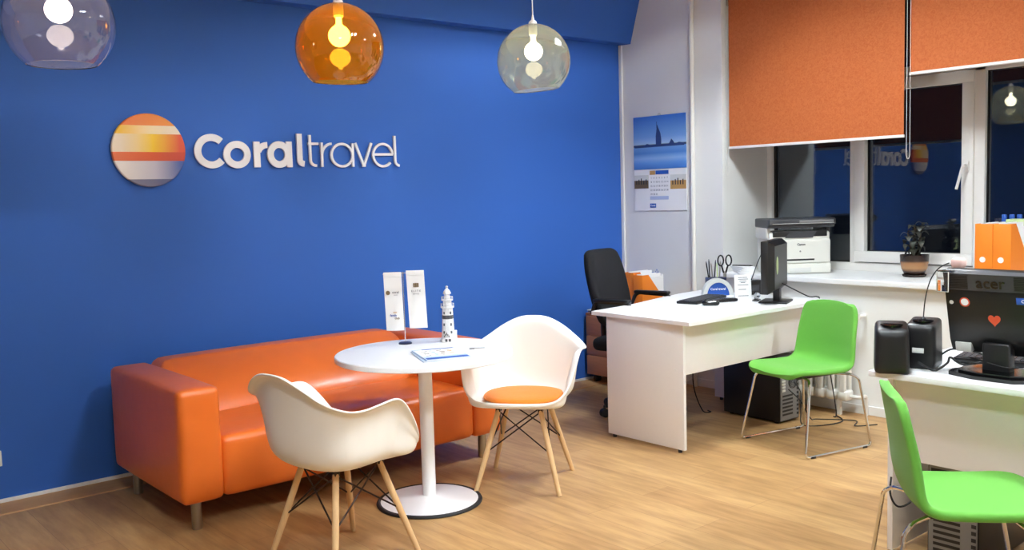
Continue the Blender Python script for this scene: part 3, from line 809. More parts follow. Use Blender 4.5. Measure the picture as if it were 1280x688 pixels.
# local x along the screen width, -y is the back of the screen
hs = MB()
def frustum(mb, a, b, y0, y1):
    (ax0, ax1, az0, az1), (bx0, bx1, bz0, bz1) = a, b
    return mb.add([(ax0,y0,az0),(ax1,y0,az0),(ax1,y0,az1),(ax0,y0,az1),(bx0,y1,bz0),(bx1,y1,bz0),(bx1,y1,bz1),(bx0,y1,bz1)],
                  [(0,1,2,3),(7,6,5,4),(0,4,5,1),(1,5,6,2),(2,6,7,3),(3,7,4,0)])
hs.bbox(-.22, .22, 0, .045, .07, .40, .004); frustum(hs, (-.19, .19, .10, .37), (-.219, .219, .075, .395), -.035, 0)
obj('housing', hs, M['black_plastic'], mo)
obj('screen', MB().bbox(-.205, .205, .044, .047, .09, .385, .001), M['black_gloss'], mo)
obj('badge', MB().lathe([(.03, 0), (.028, .002)], 28).xf(T(-.12, -.036, .245) @ Matrix.Diagonal((.9, 1, 1.9, 1)) @ Matrix.Rotation(PI/2, 4, 'X')), M['green_stick'], mo)
obj('neck', MB().bbox(-.03, .03, -.03, .012, .01, .2, .004), M['black_plastic'], mo)
obj('stand_base', MB().bbox(-.1, .1, -.09, .09, 0, .014, .006), M['black_plastic'], mo)
mo.scale = (1, 1, 1)

# pc tower below
def tower(label, x, y, rz, back):
    t = thing('computer_tower', label, 'computer', (x, y, 0), rz)
    w, d, h = (.2, .45, .43)
    obj('case', MB().bbox(-w/2, w/2, -d/2, d/2, .012, h, .004), M['black_plastic'], t)
    bp_ = MB().box(-w/2+.006, w/2-.006, -d/2-.003, -d/2, .02, h-.008); obj('back_panel', bp_, M['mid_grey'], t, False)
    fn = MB()
    fn.tube([(.03+.042*math.cos(a*PI/10), -d/2-.004, .26+.042*math.sin(a*PI/10)) for a in range(20)], .003, 6, True)
    for q in range(3): fn.tube([(.03+.011*(q+1)*math.cos(a*PI/10), -d/2-.004, .26+.011*(q+1)*math.sin(a*PI/10)) for a in range(20)], .0016, 5, True)
    obj('fan_grille', fn, M['black_plastic'], t)
    sl = MB()
    for q in range(6): sl.box(-.075, .03, -d/2-.0045, -d/2-.003, .05+.024*q, .062+.024*q)
    obj('expansion_slots', sl, M['black_plastic'], t, False)
    for q in range(2): obj('air_slot', MB().box(-.085, .06, -d/2-.0045, -d/2-.003, .335+.03*q, .352+.03*q), M['black_plastic'], t, False)
    pt = MB()
    for q in range(6): pt.bbox(-.082, -.05, -d/2-.008, -d/2-.003, .205+.02*q, .22+.02*q, .001)
    obj('ports', pt, M['light_grey'], t)
    fs_ = MB()
    for q in range(14): fs_.box(.072, .09, -d/2-.0045, -d/2-.003, .04+.027*q, .055+.027*q)
    obj('vent', fs_, M['black_rubber'], t, False)
    for (sx, sy) in ((-1, -1), (1, -1), (1, 1), (-1, 1)): obj('foot', MB().lathe([(.014, 0), (.014, .013)], 12, (sx*.07, sy*.18, 0)), M['black_rubber'], t)
    return t
tower('black computer tower under the white desk by the window', 5.145, 3.565, math.radians(-3), 0)

# ------------------------------------------------------------------ drawer pedestal, files, office chair
pd = thing('drawer_pedestal', 'brown wooden drawer pedestal in the corner behind the desk', 'drawer unit', (0, 0, 0))
px0, px1, py0, py1, pz1 = 5.17, 5.585, 4.60, 5.185, .56
obj('body', MB().bbox(px0, px1, py0, py1, .07, pz1-.022, .002), M['walnut'], pd)
obj('top', MB().bbox(px0-.012, px1, py0-.006, py1+.006, pz1-.022, pz1, .003), M['walnut'], pd)
for k in range(3):
    z0 = .075+.155*k
    dr = obj('drawer', MB().bbox(px0-.018, px0, py0+.004, py1-.004, z0, z0+.15, .002), M['walnut'], pd)
    yc = (py0+py1)/2+.0
    obj('handle', MB().tube(fillet([(px0-.018, yc+.05, z0+.09), (px0-.042, yc+.05, z0+.09), (px0-.042, yc-.05, z0+.09), (px0-.018, yc-.05, z0+.09)], .01, 3), .004, 8), M['steel'], dr)
for (x, y) in ((px0+.05, py0+.05), (px1-.05, py0+.05), (px1-.05, py1-.05), (px0+.05, py1-.05)):
    obj('caster', MB().lathe([(.03, -.012), (.034, -.01), (.034, .01), (.03, .012)], 18).xf(T(x, y, .0345, 0, PI/2)).tube([(x, y, .035), (x, y, .072)], .009, 8), M['black_rubber'], pd)
random.seed(3)
for k in range(3):
    ps = obj('paper_stack', MB().bbox(-.1, .1, -.14, .14, 0, .008, .001), (M['paper'], M['grey_plastic'], M['paper'])[k])
    ps.location = (px0+.1, py1-.15+.004*k, pz1+.0085*k); ps.rotation_euler = (0, 0, math.radians(-4+5*k))
    tag(ps, ('lowest thin paper stack on the drawer pedestal', 'dark grey folder between papers on the drawer pedestal', 'topmost white paper stack on the drawer pedestal')[k], 'papers', 'papers on the drawer pedestal')

def magfile(label, x, y, z, rz, w=.08, d=.25, h=.31, group=None, papers=True):
    """slanted-front magazine file; local x = depth away from the spine, y = width"""
    t = thing('magazine_file', label, 'magazine file', (x, y, z), rz, group)
    th = .003
    prof = [(0, 0), (d, 0), (d, .09), (.07, h), (0, h)]
    for s in (0, w-th):
        obj('side', MB().prism(prof, s, s+th, 'y'), M['orange_card'], t, False)
    obj('spine', MB().bbox(0, th, th, w-th, 0, h, .0005), M['orange_card'], t)
    obj('floor_board', MB().box(th, d, th, w-th, 0, th), M['orange_card'], t, False)
    obj('front_lip', MB().box(d-th, d, th, w-th, th, .09), M['orange_card'], t, False)
    if papers:
        pg = MB(); 
        for q in range(5): pg.box(.012+.001*q, .225+.004*(q % 3), .008+.013*q, .017+.013*q, th, h-.02+.012*((q*2) % 3))
        obj('papers', pg, M['paper'], t, False)
    return t
magfile('orange magazine file on the drawer pedestal, nearer to the desk', 5.205, 4.635, pz1, 0, .088, .27, .315, 'orange magazine files on the pedestal')
magfile('orange magazine file on the drawer pedestal, nearer to the blue wall', 5.22, 4.732, pz1, 0, .09, .27, .33, 'orange magazine files on the pedestal')
ct = thing('clear_folder', 'white papers with a blue clip standing behind the orange magazine files', 'folder', (5.515, 4.79, pz1), math.radians(-90))
obj('sheets', MB().bbox(-.085, .085, -.012, .012, 0, .30, .002), M['paper'], ct)
obj('clip', MB().bbox(-.04, .05, -.016, .016, .285, .31, .003).tube([(.02, -.01, .305), (.03, 0, .335), (.04, .01, .305)], .003, 6), M['blue_print'], ct)
obj('label_print', MB().box(-.03, .06, -.0135, -.012, .16, .25), M['light_grey'], ct, False)

oc = thing('office_chair', 'black office swivel chair behind the white desk', 'office chair', (4.70, 4.22, 0), math.radians(-75))
# local +x = forward
def bk(p):
    u = (p.z-.74)
    c_ = (p.z-.85)/.26
    return (p.x-.24*u-.02*math.cos(p.y*6)+.35*p.y*p.y, p.y*(1.04-.30*c_*c_*abs(c_)), p.z)
obj('backrest', MB().rbox(-.25, -.17, -.225, .225, .60, 1.11, .038, 16, (.01, 0, 0), bk), M['black_mesh'], oc, True, 80)
obj('seat', MB().rbox(-.24, .24, -.24, .24, .44, .53, .04, 12, (.01, .01, .012)), M['black_mesh'], oc, True, 80)
obj('back_bar', MB().tube(fillet([(-.05, 0, .43), (-.27, 0, .43), (-.28, 0, .72)], .06), .02, 10), M['black_plastic'], oc)
for s in (-1, 1):
    obj('armrest', MB().tube(fillet([(.02, s*.20, .45), (.06, s*.29, .47), (.10, s*.295, .775), (-.17, s*.295, .785), (-.20, s*.285, .70)], .05, 6), .013, 10)
        .rbox(-.18, .09, s*.295-.024, s*.295+.024, .778, .802, .011, 6), M['black_plastic'], oc, True, 80)
obj('gas_lift', MB().lathe([(.03, .08), (.03, .26), (.018, .27), (.018, .44)], 18), M['black_plastic'], oc)
for k in range(5):
    a = k*2*PI/5+.42; ca, sa = math.cos(a), math.sin(a)
    lg = obj('base_leg', MB().tube([(.02*ca, .02*sa, .10), (.28*ca, .28*sa, .075)], [.024, .014], 10), M['black_plastic'], oc)
    obj('caster', MB().lathe([(.022, -.024), (.029, -.02), (.029, -.006), (.02, -.004), (.02, .004), (.029, .006), (.029, .02), (.022, .024)], 18).xf(T(.285*ca, .285*sa, .0295, a, PI/2)).tube([(.285*ca, .285*sa, .04), (.285*ca, .285*sa, .078)], .008, 8), M['black_rubber'], lg)

# ------------------------------------------------------------------ green chairs
def green_chair(label, x, y, rz):
    t = thing('visitor_chair', label, 'chair', (x, y, 0), rz, 'green upholstered visitor chairs')
    ctrl = [(.255, 0, .432), (.235, 0, .450), (.19, 0, .457), (.08, 0, .450), (-.04, 0, .446), (-.115, 0, .450), (-.162, 0, .478), (-.186, 0, .55), (-.198, 0, .66), (-.214, 0, .77), (-.223, 0, .812), (-.228, 0, .822)]
    raw = spline(ctrl, 12); D_ = [0]
    for a, b in zip(raw, raw[1:]): D_.append(D_[-1]+(b-a).length)
    line = []
    for i in range(49):
        t_ = i/48; sx = D_[-1]*(.5-.5*math.cos(PI*t_))*.75+D_[-1]*t_*.25; k = 0
        while k < len(D_)-2 and D_[k+1] < sx: k += 1
        line.append(raw[k].lerp(raw[k+1], min(1, (sx-D_[k])/(D_[k+1]-D_[k]))))
    L = [0]
    for a, b in zip(line, line[1:]): L.append(L[-1]+(b-a).length)
    nv = 16; vs = []; fs = []; n = len(line)
    for i, p in enumerate(line):
        s = L[i]/L[-1]
        w0 = .235
        if s < .17: w0 *= .56+.44*(1-(1-s/.17)**2.3)**(1/2.3)          # rounded front corners
        if s > .5: w0 -= .022*min(1, (s-.5)/.4)
        if s > .87: w0 *= .72+.28*max(0, 1-((s-.87)/.13)**2.3)**(1/2.3)  # rounded top corners
        tn = (line[min(i+1, n-1)]-line[max(i-1, 0)]).normalized(); nrm = Vector((-tn.z, 0, tn.x))
        if nrm.z < 0 and s < .5: nrm = -nrm
        if s >= .5 and nrm.x < 0: nrm = -nrm
        for k in range(nv+1):
            v = -1+2*k/nv
            dish = .014*abs(v)**2.2 if s < .45 else (.014+.016*min(1, (s-.45)/.2))*abs(v)**2.2
            dv = nrm*dish
            q_ = max(0, min(1, (s-.66)/.3)); q_ = q_*q_*(3-2*q_); dv = dv.lerp(Vector((dish*.5, 0, -.010*abs(v)**2.5)), q_)
            vs.append(p+Vector((0, v*w0, 0))+dv)
    for i in range(n-1):
        for k in range(nv): a = i*(nv+1)+k; fs.append((a, a+1, a+nv+2, a+nv+1))
    o = obj('upholstered_shell', MB().add(vs, fs), M['green_fabric'], t, True, 180)
    so = o.modifiers.new('s', 'SOLIDIFY'); so.thickness = .032; so.offset = 0; so.use_even_offset = False
    sb = o.modifiers.new('b', 'SUBSURF'); sb.levels = 2; sb.render_levels = 2
    for s in (-1, 1):
        pts = [(.14, s*.10, .420), (.155, s*.190, .420), (.178, s*.218, .395), (.252, s*.262, .0085), (-.255, s*.262, .0085), (-.205, s*.218, .395), (-.175, s*.190, .420), (-.10, s*.10, .420)]
        obj('sled_leg', MB().tube(fillet(pts, .028, 5), .0075, 10), M['chrome'], t)
        for xx in (.2, -.2): obj('glide', MB().bbox(xx-.018, xx+.018, s*.262-.009, s*.262+.009, 0, .012, .003), M['black_rubber'], t)
    obj('seat_plate', MB().bbox(-.12, .16, -.12, .12, .412, .434, .004), M['black_plastic'], t)
    return t
green_chair('lime green chair with chrome sled legs in front of the window desk', 4.765, 3.0, math.radians(167))
green_chair('lime green chair seen from behind in front of the second desk, half cut off', 3.085, 1.362, math.radians(-54))

# ------------------------------------------------------------------ second desk on the right
d2 = thing('desk', 'white office desk with speakers and a monitor at the right', 'desk', (0, 0, 0))
obj('desktop', MB().bbox(3.425, 4.22, .1, 1.872, DT-.023, DT, .002), M['desk_top'], d2)
obj('side_panel', MB().bbox(3.53, 4.15, 1.822, 1.844, .018, DT-.0235, .0015), M['desk'], d2)
obj('side_panel', MB().bbox(3.53, 4.15, .13, .152, .018, DT-.0235, .0015), M['desk'], d2)
obj('modesty_panel', MB().bbox(3.545, 3.563, .1525, 1.8215, .40, DT-.0235, .0015), M['desk'], d2)
tower('black computer tower under the right hand desk behind the green chair', 3.80, 1.60, math.radians(-90), 0)

def speaker(label, x, y, rz, s=1., tag_=True):
    t = thing('desk_speaker', label, 'speaker', (x, y, DT), rz, 'black desk speakers')
    def tap(p): 
        k = p.z/.2
        return (p.x*(1-.06*k), p.y*(1-.12*k), p.z+(.012*(p.y/.06) if p.z > .1 else 0))
    obj('cabinet', MB().rbox(-.062*s, .062*s, -.066*s, .066*s, 0, .186, .02, 10, (0, .004, 0), tap), M['black_plastic'], t, True, 60)
    obj('top_plate', MB().lathe([(.038*s, .1805), (.04*s, .1885), (.03*s, .190), (1e-5, .190)], 28), M['black_gloss'], t)
    if tag_: obj('rear_label', MB().bbox(-.022, .022, -.0685*s, -.0635*s, .065, .085, .001), M['light_grey'], t)
    gr = MB()
    for k in range(9): gr.box(-.048*s, .048*s, .0625*s, .066*s, .02+.016*k, .024+.016*k)
    obj('grille', gr, M['grey_plastic'], t, False)
    return t
speaker('black desk speaker nearest the desk corner', 3.456, 1.792, math.radians(-60), 1.04, False)
speaker('black desk speaker between the other speaker and the monitor', 3.632, 1.752, math.radians(-80))

m2_ = thing('monitor', 'black monitor seen from behind with stickers, on the right hand desk', 'monitor', (3.62, 1.46, DT), math.radians(-90))
# local x -> -y world (image right), local -y -> -x world (towards the camera)
tiltm = T(0, 0, 0, 0, math.radians(14))
def tm(mb): return mb.xf(T(0, 0, .235) @ Matrix.Rotation(math.radians(14), 4, 'X') @ T(0, 0, -.235))
bd = MB(); bd.bbox(-.186, .186, 0, .03, .07, .405, .006); frustum(bd, (-.178, .178, .13, .33), (-.186, .186, .075, .40), -.028, 0)
obj('housing', tm(bd), M['black_plastic'], m2_)
obj('vent_strip', tm(frustum(MB(), (-.178, .178, .335, .40), (-.186, .186, .335, .404), -.030, 0)), M['grey_plastic'], m2_, False)
obj('screen', tm(MB().bbox(-.17, .17, .029, .033, .09, .39, .001)), M['black_gloss'], m2_)
lvv = MB()
for k in range(8):
    zz = .343+.0068*k
    lvv.box(-.168, -.09, -.0315, -.029, zz, zz+.003)
obj('vent_louvres', tm(lvv), M['black_plastic'], m2_, False); lvv = MB()
for k in range(8): lvv.box(.075, .168, -.0315, -.029, .343+.0068*k, .346+.0068*k)
obj('vent_louvres', tm(lvv), M['black_plastic'], m2_, False)
obj('lettering', tm(text_mb('acer', .06, .0012, .0006).xf(Matrix.Translation((-.008, -.031, .366)))), M['black_gloss'], m2_, False)
stk = obj('round_sticker', tm(MB().lathe([(.008, 0), (.008, .001)], 20).xf(T(-.158, -.0275, .283, 0, PI/2))), M['paper'], m2_)
stk = obj('round_sticker', tm(MB().lathe([(.019, 0), (.019, .001)], 24).xf(T(-.108, -.0275, .287) @ Matrix.Rotation(PI/2, 4, 'X'))), M['red_print'], m2_)
obj('sticker_centre', tm(MB().lathe([(.014, 0), (.014, .0016)], 24).xf(T(-.108, -.0275, .287) @ Matrix.Rotation(PI/2, 4, 'X'))), M['paper'], stk)
hp = []
for i in range(28):
    a = 2*PI*i/28; hp.append((.0014*16*math.sin(a)**3, .0016*(13*math.cos(a)-5*math.cos(2*a)-2*math.cos(3*a)-math.cos(4*a))))
obj('heart_sticker', tm(MB().prism([(p[0]-.005, p[1]+.222) for p in hp], -.0292, -.0278, 'y')), M['red_print'], m2_, False)
bs = obj('blue_sticker', tm(MB().bbox(.078, .15, -.0292, -.0278, .290, .316, .0006)), M['blue_print'], m2_)
obj('sticker_text', tm(text_mb('Coral', .016, .0005, .0003).xf(T(.114, -.0296, .303))), M['paper'], bs, False)
obj('blue_sticker', tm(MB().bbox(.13, .17, -.0292, -.0278, .13, .155, .0006)), M['blue_print'], m2_)
obj('connector_bay', tm(MB().bbox(-.16, -.1, -.03, -.0, .082, .12, .002)), M['light_grey'], m2_)
obj('neck', MB().bbox(-.05, .05, -.022, .03, .01, .128, .008, 3), M['black_plastic'], m2_)
obj('stand_base', MB().prism([(-.16, -.02), (-.15, -.075), (-.05, -.115), (.1, -.115), (.16, -.06), (.16, .1), (-.13, .1)], 0, .014, 'z').prism([(-.13, 0), (-.12, -.06), (-.04, -.09), (.08, -.09), (.13, -.05), (.13, .08), (-.1, .08)], .014, .024, 'z'), M['black_gloss'], m2_, False)
clp = thing('webcam_clip', 'clear plastic clip on the top corner of the right hand monitor', 'clip', (3.545, 1.628, DT+.355), math.radians(-90))
obj('clip_body', MB().bbox(-.02, .025, -.025, -.017, -.035, .045, .003).bbox(-.02, .025, -.017, .03, .037, .045, .003), M['clear'], clp)
obj('clip_rim', MB().tube([(-.02, -.026, .04), (.025, -.026, .04), (.025, -.026, -.035), (-.02, -.026, -.035)], .002, 6, True), M['light_grey'], clp)

# gooseneck usb lamp
gn = thing('gooseneck_lamp', 'thin black gooseneck with a pink cream head rising from the speakers', 'lamp', (3.632, 1.752, DT+.190))
gp = spline([(0, 0, 0), (.002, -.006, .08), (.008, -.022, .155), (.018, -.05, .205), (.035, -.085, .228)], 8)
obj('neck', MB().tube(gp, .0024, 8), M['black_rubber'], gn)
obj('head', MB().rbox(-.022, .022, -.03, .026, -.022, .022, .018, 8).xf(T(.045, -.115, .228, math.radians(-20))), M['pink'], gn, True, 80)
obj('foot', MB().lathe([(.01, 0), (.01, .006), (.004, .012)], 14), M['black_rubber'], gn)

kb2 = thing('keyboard', 'dark keyboard lying behind the monitor on the right hand desk', 'keyboard', (3.90, 1.50, DT), math.radians(-80))
obj('case', MB().bbox(-.22, .22, -.075, .075, .004, .024, .006), M['black_plastic'], kb2)
kk = MB()
for r_ in range(5):
    for c_ in range(18): kk.box(-.21+.0233*c_, -.191+.0233*c_, -.062+.025*r_, -.042+.025*r_, .024, .028)
obj('keys', kk, M['grey_plastic'], kb2, False)
for s in (-.19, .19): obj('foot', MB().bbox(s-.012, s+.012, .05, .07, 0, .005, .001), M['black_rubber'], kb2)
ch = thing('card_holder', 'small triangular card holder beside the monitor foot', 'card holder', (3.775, 1.26, DT), math.radians(-70))
obj('frame', MB().prism([(-.05, 0), (.05, 0), (0, .085)], -.02, .05, 'y'), M['grey_plastic'], ch, False)
obj('card', MB().bbox(-.085, -.02, -.026, -.021, .004, .075, .001), M['paper'], ch)

# cables
def cable(label, pts, r=.0035, m='black_rubber', n=8):
    return tag(obj('cable', MB().tube(spline(pts, n), r, 7), M[m]), label, 'cable')
cable('black cable looping from speakers to monitor on the right hand desk', [(3.685, 1.70, DT+.05), (3.71, 1.67, DT+.07), (3.77, 1.62, DT+.06), (3.74, 1.53, DT+.05), (3.69, 1.48, DT+.09), (3.655, 1.49, DT+.125)], .004)
cable('black cable lying tangled at the foot of the rear speaker', [(3.56, 1.735, DT+.03), (3.545, 1.70, DT+.02), (3.565, 1.67, DT+.005), (3.61, 1.645, DT+.03), (3.66, 1.655, DT+.045), (3.72, 1.63, DT+.01), (3.8, 1.58, DT+.02)], .0045)
cable('thin cable stretched in front of the monitor neck', [(3.7, 1.64, DT+.045), (3.66, 1.56, DT+.05), (3.585, 1.47, DT+.052), (3.57, 1.40, DT+.046), (3.58, 1.33, DT+.06), (3.62, 1.22, DT+.075)], .0026)
cable('black cable sagging from the window desk monitor to the sill', [(5.155, 3.405, DT+.12), (5.25, 3.37, DT+.07), (5.36, 3.34, DT+.02), (5.44, 3.33, DT+.012), (5.462, 3.32, DT-.03), (5.462, 3.28, .45), (5.45, 3.2, .05), (5.42, 3.2, .006)], .004)
cable('black cable hanging behind the window desk tower', [(5.16, 3.325, .26), (5.15, 3.27, .2), (5.12, 3.25, .08), (5.10, 3.22, .006), (5.2, 3.12, .006), (5.36, 3.10, .006), (5.46, 3.2, .006)], .004)
cable('second black cable plugged into the window desk tower', [(5.10, 3.325, .22), (5.12, 3.25, .15), (5.2, 3.23, .03), (5.3, 3.24, .006), (5.42, 3.05, .006), (5.3, 2.98, .006), (5.42, 2.9, .006)], .0035)
cable('pale cable hanging below the window desk beyond its side panel', [(4.45, 3.9, .44), (4.6, 3.95, .25), (4.85, 4.0, .2), (5.1, 4.05, .24), (5.35, 4.1, .4)], .006, 'light_grey')
cable('thin dark cable drooping to the floor under the window desk', [(4.95, 3.95, .46), (4.93, 3.95, .2), (4.96, 3.9, .02), (5.0, 3.86, .006), (5.02, 3.9, .006)], .004)
cable('black cord hanging from the right hand desk behind the green chair', [(3.505, 1.815, .33), (3.47, 1.80, .27), (3.48, 1.775, .225), (3.53, 1.75, .235), (3.57, 1.73, .29)], .004)

# ------------------------------------------------------------------ radiator
rd = thing('radiator', 'white sectional radiator under the window sill', 'radiator', (5.53, 0, 0))
for k in range(13):
    y = 3.18+.082*k; s = MB()
    s.rbox(-.05, .05, y-.036, y+.036, .62, .69, .02, 5); s.rbox(-.05, .05, y-.036, y+.036, .10, .17, .02, 5)
    for xx in (-.032, .032): s.rbox(xx-.016, xx+.016, y-.022, y+.022, .13, .66, .012, 4)
    obj('section', s, M['radiator'], rd, True, 70)
obj('valve', MB().tube([(0, 3.15, .655), (0, 3.09, .655)], .022, 14).tube([(0, 3.1, .655), (.1, 3.1, .655)], .011, 10), M['radiator'], rd)
obj('feed_pipe', MB().tube(fillet([(0, 3.15, .13), (0, 3.08, .13), (.085, 3.08, .13), (.085, 3.08, .0)], .03), .012, 10), M['radiator'], rd)
for y in (3.221, 4.123): obj('bracket', MB().bbox(-.02, .108, y-.012, y+.012, .30, .325, .003).box(-.012, .012, y-.012, y+.012, 0, .30), M['radiator'], rd)

# ------------------------------------------------------------------ sill things
# printer
pr = thing('printer', 'white laser printer with a dark grey scanner lid on the window sill', 'printer', (5.80, 3.69, .887), math.radians(-37))
# local: front faces -y, x to the right
W = .215
pb = MB(); pb.rbox(-W, W, -.01, .27, .004, .30, .02, 10, (0, 0, 0), lambda p: (p.x*(1+.02*(p.z/.3)), p.y, p.z))
obj('body', pb, M['printer_white'], pr, True, 50)
obj('front_cover', MB().rbox(-W-.002, W+.002, -.022, .04, .075, .245, .012, 8), M['printer_white'], pr, True, 60)
pt = obj('paper_tray', MB().rbox(-W-.004, W+.004, -.026, .05, .004, .073, .01, 8), M['printer_white'], pr, True, 60)
obj('handle', MB().bbox(-.08, .075, -.029, -.02, .012, .045, .004), M['light_grey'], pt)
obj('paper_slot', MB().bbox(-.12, .10, -.0235, -.018, .095, .107, .002), M['black_rubber'], pr)
obj('output_bay', MB().bbox(-W+.02, W-.02, -.0135, .05, .262, .305, .004), M['black_plastic'], pr)
obj('output_tray', MB().prism([(-.11, .255), (.09, .255), (.12, .30), (-.07, .30)], -.016, -.0137, 'y'), M['grey_plastic'], pr, False)
for s in (-1, 1): obj('bay_pillar', MB().rbox(s*W-.018, s*W+.018, .02, .26, .25, .335, .012, 5), M['printer_white'] if s < 0 else M['grey_plastic'], pr, True, 60)
li = MB().rbox(-.235, .245, -.05, .265, .325, .392, .012, 10, (0, 0, 0), lambda p: (p.x, p.y-.0 if p.z > .35 else p.y+.02*(p.y < 0), p.z))
lid = obj('scanner_lid', li, M['grey_plastic'], pr, True, 50)
obj('lid_seam', MB().box(-.21, .23, -.0558, -.05, .356, .3585), M['light_grey'], lid, False)
obj('control_panel', MB().bbox(-.02, .225, -.0575, -.053, .361, .379, .002), M['mid_grey'], lid)
obj('lettering', text_mb('Canon', .022, .0008, .0005).xf(T(.005, -.0226, .208)), M['dark_print'], pr, False)
obj('power_mark', MB().lathe([(.006, 0), (.006, .0012)], 16).xf(T(-.002, -.0222, .16, 0, PI/2)), M['mid_grey'], pr)

# papers and pen left on the sill
pp_ = thing('paper_pile', 'pile of white papers on the left end of the window sill', 'papers', (5.672, 4.075, .887), math.radians(-37))
for k in range(4): obj('sheet_bundle', MB().bbox(-.05, .05, -.10, .10, .012*k, .012*k+.0115, .001).xf(Matrix.Rotation(math.radians(-6+5*k), 4, 'Z')), M['paper'], pp_)
pn = obj('ballpoint', MB().tube([(-.08, 0, 0), (.06, 0, 0), (.075, 0, 0)], [.004, .005, .0015], 8), M['black_plastic'])
pn.location = (5.672, 4.075, .887+.053); pn.rotation_euler = (0, 0, math.radians(-75)); tag(pn, 'black pen lying on the papers on the window sill', 'pen')

# potted plant
plt = thing('potted_plant', 'dark leafy plant in a two-tone brown pot on the sill', 'potted plant', (5.995, 2.955, .887))
obj('saucer', MB().lathe([(.06, 0), (.072, .004), (.075, .016), (.07, .016), (.064, .008), (1e-5, .008)], 28), M['soil'], plt)
obj('pot', MB().lathe([(.05, .0085), (.064, .02), (.08, .055), (.088, .1), (.09, .145), (.084, .145), (.08, .12), (1e-5, .12)], 36), M['pot'], plt)
obj('soil', MB().lathe([(.079, .118), (.078, .13), (.04, .136), (1e-5, .138)], 24), M['soil'], plt)
random.seed(11)
def leaf_mesh(ln, wd):
    mb = MB(); n = 8; vs = []; fs = []
    for i in range(n+1):
        u = i/n; w = wd*math.sin(PI*min(1, u**.75))*.5; z = -.25*ln*u*u+.02*math.sin(u*3)
        vs += [(u*ln, -w, z+.2*w), (u*ln, 0, z), (u*ln, w, z+.2*w)]
    for i in range(n):
        a = i*3; fs += [(a, a+3, a+4, a+1), (a+1, a+4, a+5, a+2)]
    m = len(vs)
    vs += [(v[0], v[1], v[2]-.0012) for v in vs]
    fs += [tuple(reversed([q+m for q in f])) for f in fs]
    return mb.add(vs, fs)
lvl = []
stems = [(0, 0, .34), (.014, -.018, .33), (-.016, .016, .29)]
for (sx, sy, hh) in stems:
    top = (sx*2.0, sy*2.0, hh)
    obj('stem', MB().tube(spline([(sx*.6, sy*.6, .125), (sx*1.2, sy*1.2, .22), top], 5), .005, 7), M['stem'], plt)
    for k in range(11):
        u = .18+.82*k/10; z = .125+(hh-.125)*u; cx, cy = sx*(.6+1.4*u), sy*(.6+1.4*u)
        a = k*2.4+sx*40; el = math.radians(-62+70*u+random.uniform(-15, 15)); ln = random.uniform(.046, .064); wd = random.uniform(.042, .054)
        mb = leaf_mesh(ln, wd).xf(T(cx, cy, z, a) @ Matrix.Rotation(-el, 4, 'Y'))
        obj('leaf', mb, M['leaf'], plt, True, 70)

# orange files on the sill at the right
def sillfile(label, y, rz=0):
    t = magfile(label, 5.645, y, .8875, rz, .1, .29, .365, 'orange magazine files on the window sill', True)
    obj('round_sticker', MB().lathe([(.017, 0), (.017, .001)], 20).xf(T(-.0004, .055, .155, 0, 0, -PI/2)), M['paper'], t)
    lb = obj('label_strip', MB().box(-.0012, -.0002, .012, .088, .070, .094), M['tan_print'], t, False)
    tx = text_mb('Coral', .02, .0004, .0003, 'CENTER'); tx.xf(T(-.0016, .050, .082, -PI/2)); obj('label_text', tx, M['paper'], lb, False)
    return t
f1 = sillfile('orange magazine file on the window sill, beside the window frame', 2.318)
f2 = sillfile('orange magazine file on the window sill, farther from the plant', 2.216)
for k in range(4):
    bo = thing('small_bottle', 'small blue capped bottle behind the orange files on the sill', 'bottle', (6.11, 2.44-.045*k, .887), 0, 'small bottles behind the orange files')
    obj('glass_body', MB().lathe([(.02, 0), (.02, .30), (.012, .34)], 16), M['lightblue_print'], bo)
    obj('cap', MB().lathe([(.0155, .335), (.0155, .40), (.013, .405)], 16), M['blue_print'], bo)
gs = tag(obj('document_sheaf', MB().bbox(5.955, 6.06, 2.20, 2.37, .8875, 1.268, .002), M['green_stick']), 'pale green sheaf of papers between the orange files and the bottles', 'papers')

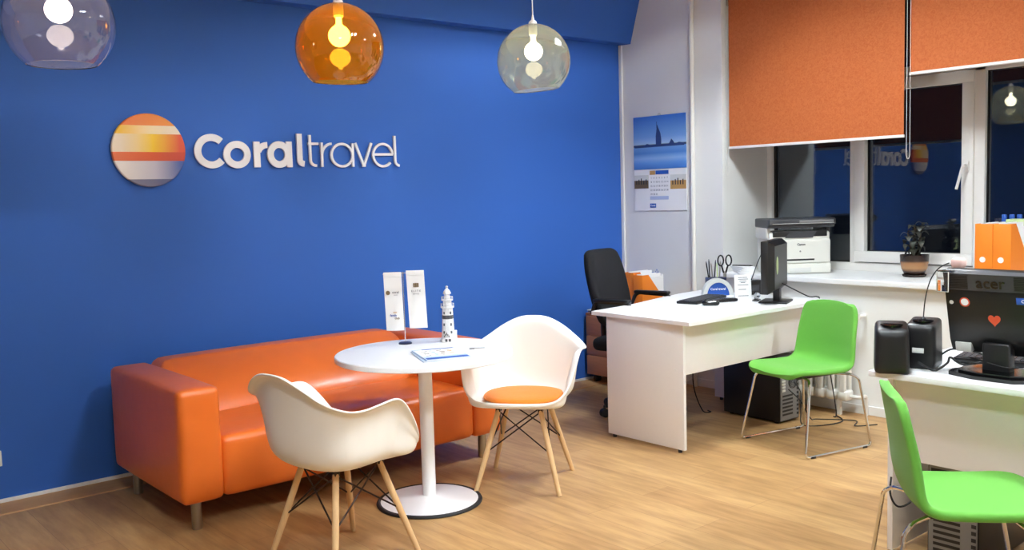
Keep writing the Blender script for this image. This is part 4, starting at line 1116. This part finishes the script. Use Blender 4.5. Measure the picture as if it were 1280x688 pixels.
# ------------------------------------------------------------------ roller blinds
def blind(label, y0, y1, z0, z1, chain_y, chain_z):
    x = 5.675
    t = thing('roller_blind', label, 'roller blind', (x, 0, 0), 0, 'orange roller blinds')
    obj('fabric', MB().box(-.0015, .0015, y0, y1, z0, z1-.01), M['blind'], t, False)
    obj('bottom_rail', MB().bbox(-.007, .007, y0-.004, y1+.004, z0-.012, z0+.006, .003), M['pvc'], t)
    obj('roller_tube', MB().tube([(.02, y0, z1), (.02, y1, z1)], .024, 18), M['blind'], t)
    for yy in (y0-.012, y1+.002): obj('bracket', MB().bbox(-.012, .05, yy, yy+.01, z1-.035, z1+.04, .002), M['steel'], t)
    ch_ = MB()
    pts = [(-.012, chain_y+.011, z1), (-.012, chain_y+.011, chain_z+.02), (-.012, chain_y+.004, chain_z), (-.012, chain_y-.004, chain_z), (-.012, chain_y-.011, chain_z+.02), (-.012, chain_y-.011, z1)]
    ch_.tube(pts, .0015, 6)
    obj('bead_chain', ch_, M['white_trim'], t)
    return t
blind('orange roller blind at the left, pulled lower over the window', 2.872, 4.186, 1.80, 2.85, 4.198, 1.60)
blind('orange roller blind at the right, pulled only partly down', 1.42, 2.836, 2.178, 2.85, 2.838, 1.655)

# ------------------------------------------------------------------ world, camera, view
w = bpy.data.worlds.new('night'); sc.world = w; w.use_nodes = True
w.node_tree.nodes['Background'].inputs[0].default_value = (.010, .013, .022, 1); w.node_tree.nodes['Background'].inputs[1].default_value = .3

F = 1166.0; yaw, pitch, roll = (math.radians(a) for a in (40.342, 4.9096, -1.6292))
f = Vector((math.sin(yaw)*math.cos(pitch), math.cos(yaw)*math.cos(pitch), -math.sin(pitch)))
r0 = Vector((math.cos(yaw), -math.sin(yaw), 0)); u0 = r0.cross(f)
R = r0*math.cos(roll)+u0*math.sin(roll); U = -r0*math.sin(roll)+u0*math.cos(roll)
cam = bpy.data.cameras.new('camera'); co = bpy.data.objects.new('camera', cam); COL.objects.link(co)
cam.sensor_fit = 'HORIZONTAL'; cam.sensor_width = 36; cam.lens = F*36/1280; cam.clip_start = .05
mw = Matrix(((R.x, U.x, -f.x, 0), (R.y, U.y, -f.y, 0), (R.z, U.z, -f.z, 1.5), (0, 0, 0, 1)))
co.matrix_world = mw
sc.camera = co
sc.view_settings.view_transform = 'Standard'; sc.view_settings.look = 'None'
sc.view_settings.exposure = 0.4; sc.view_settings.gamma = 1; sc.view_settings.use_curve_mapping = False
sc.cycles.max_bounces = 14; sc.cycles.transmission_bounces = 14; sc.cycles.glossy_bounces = 6; sc.cycles.diffuse_bounces = 5
sc.cycles.use_denoising = True
sc.cycles.sample_clamp_indirect = 6
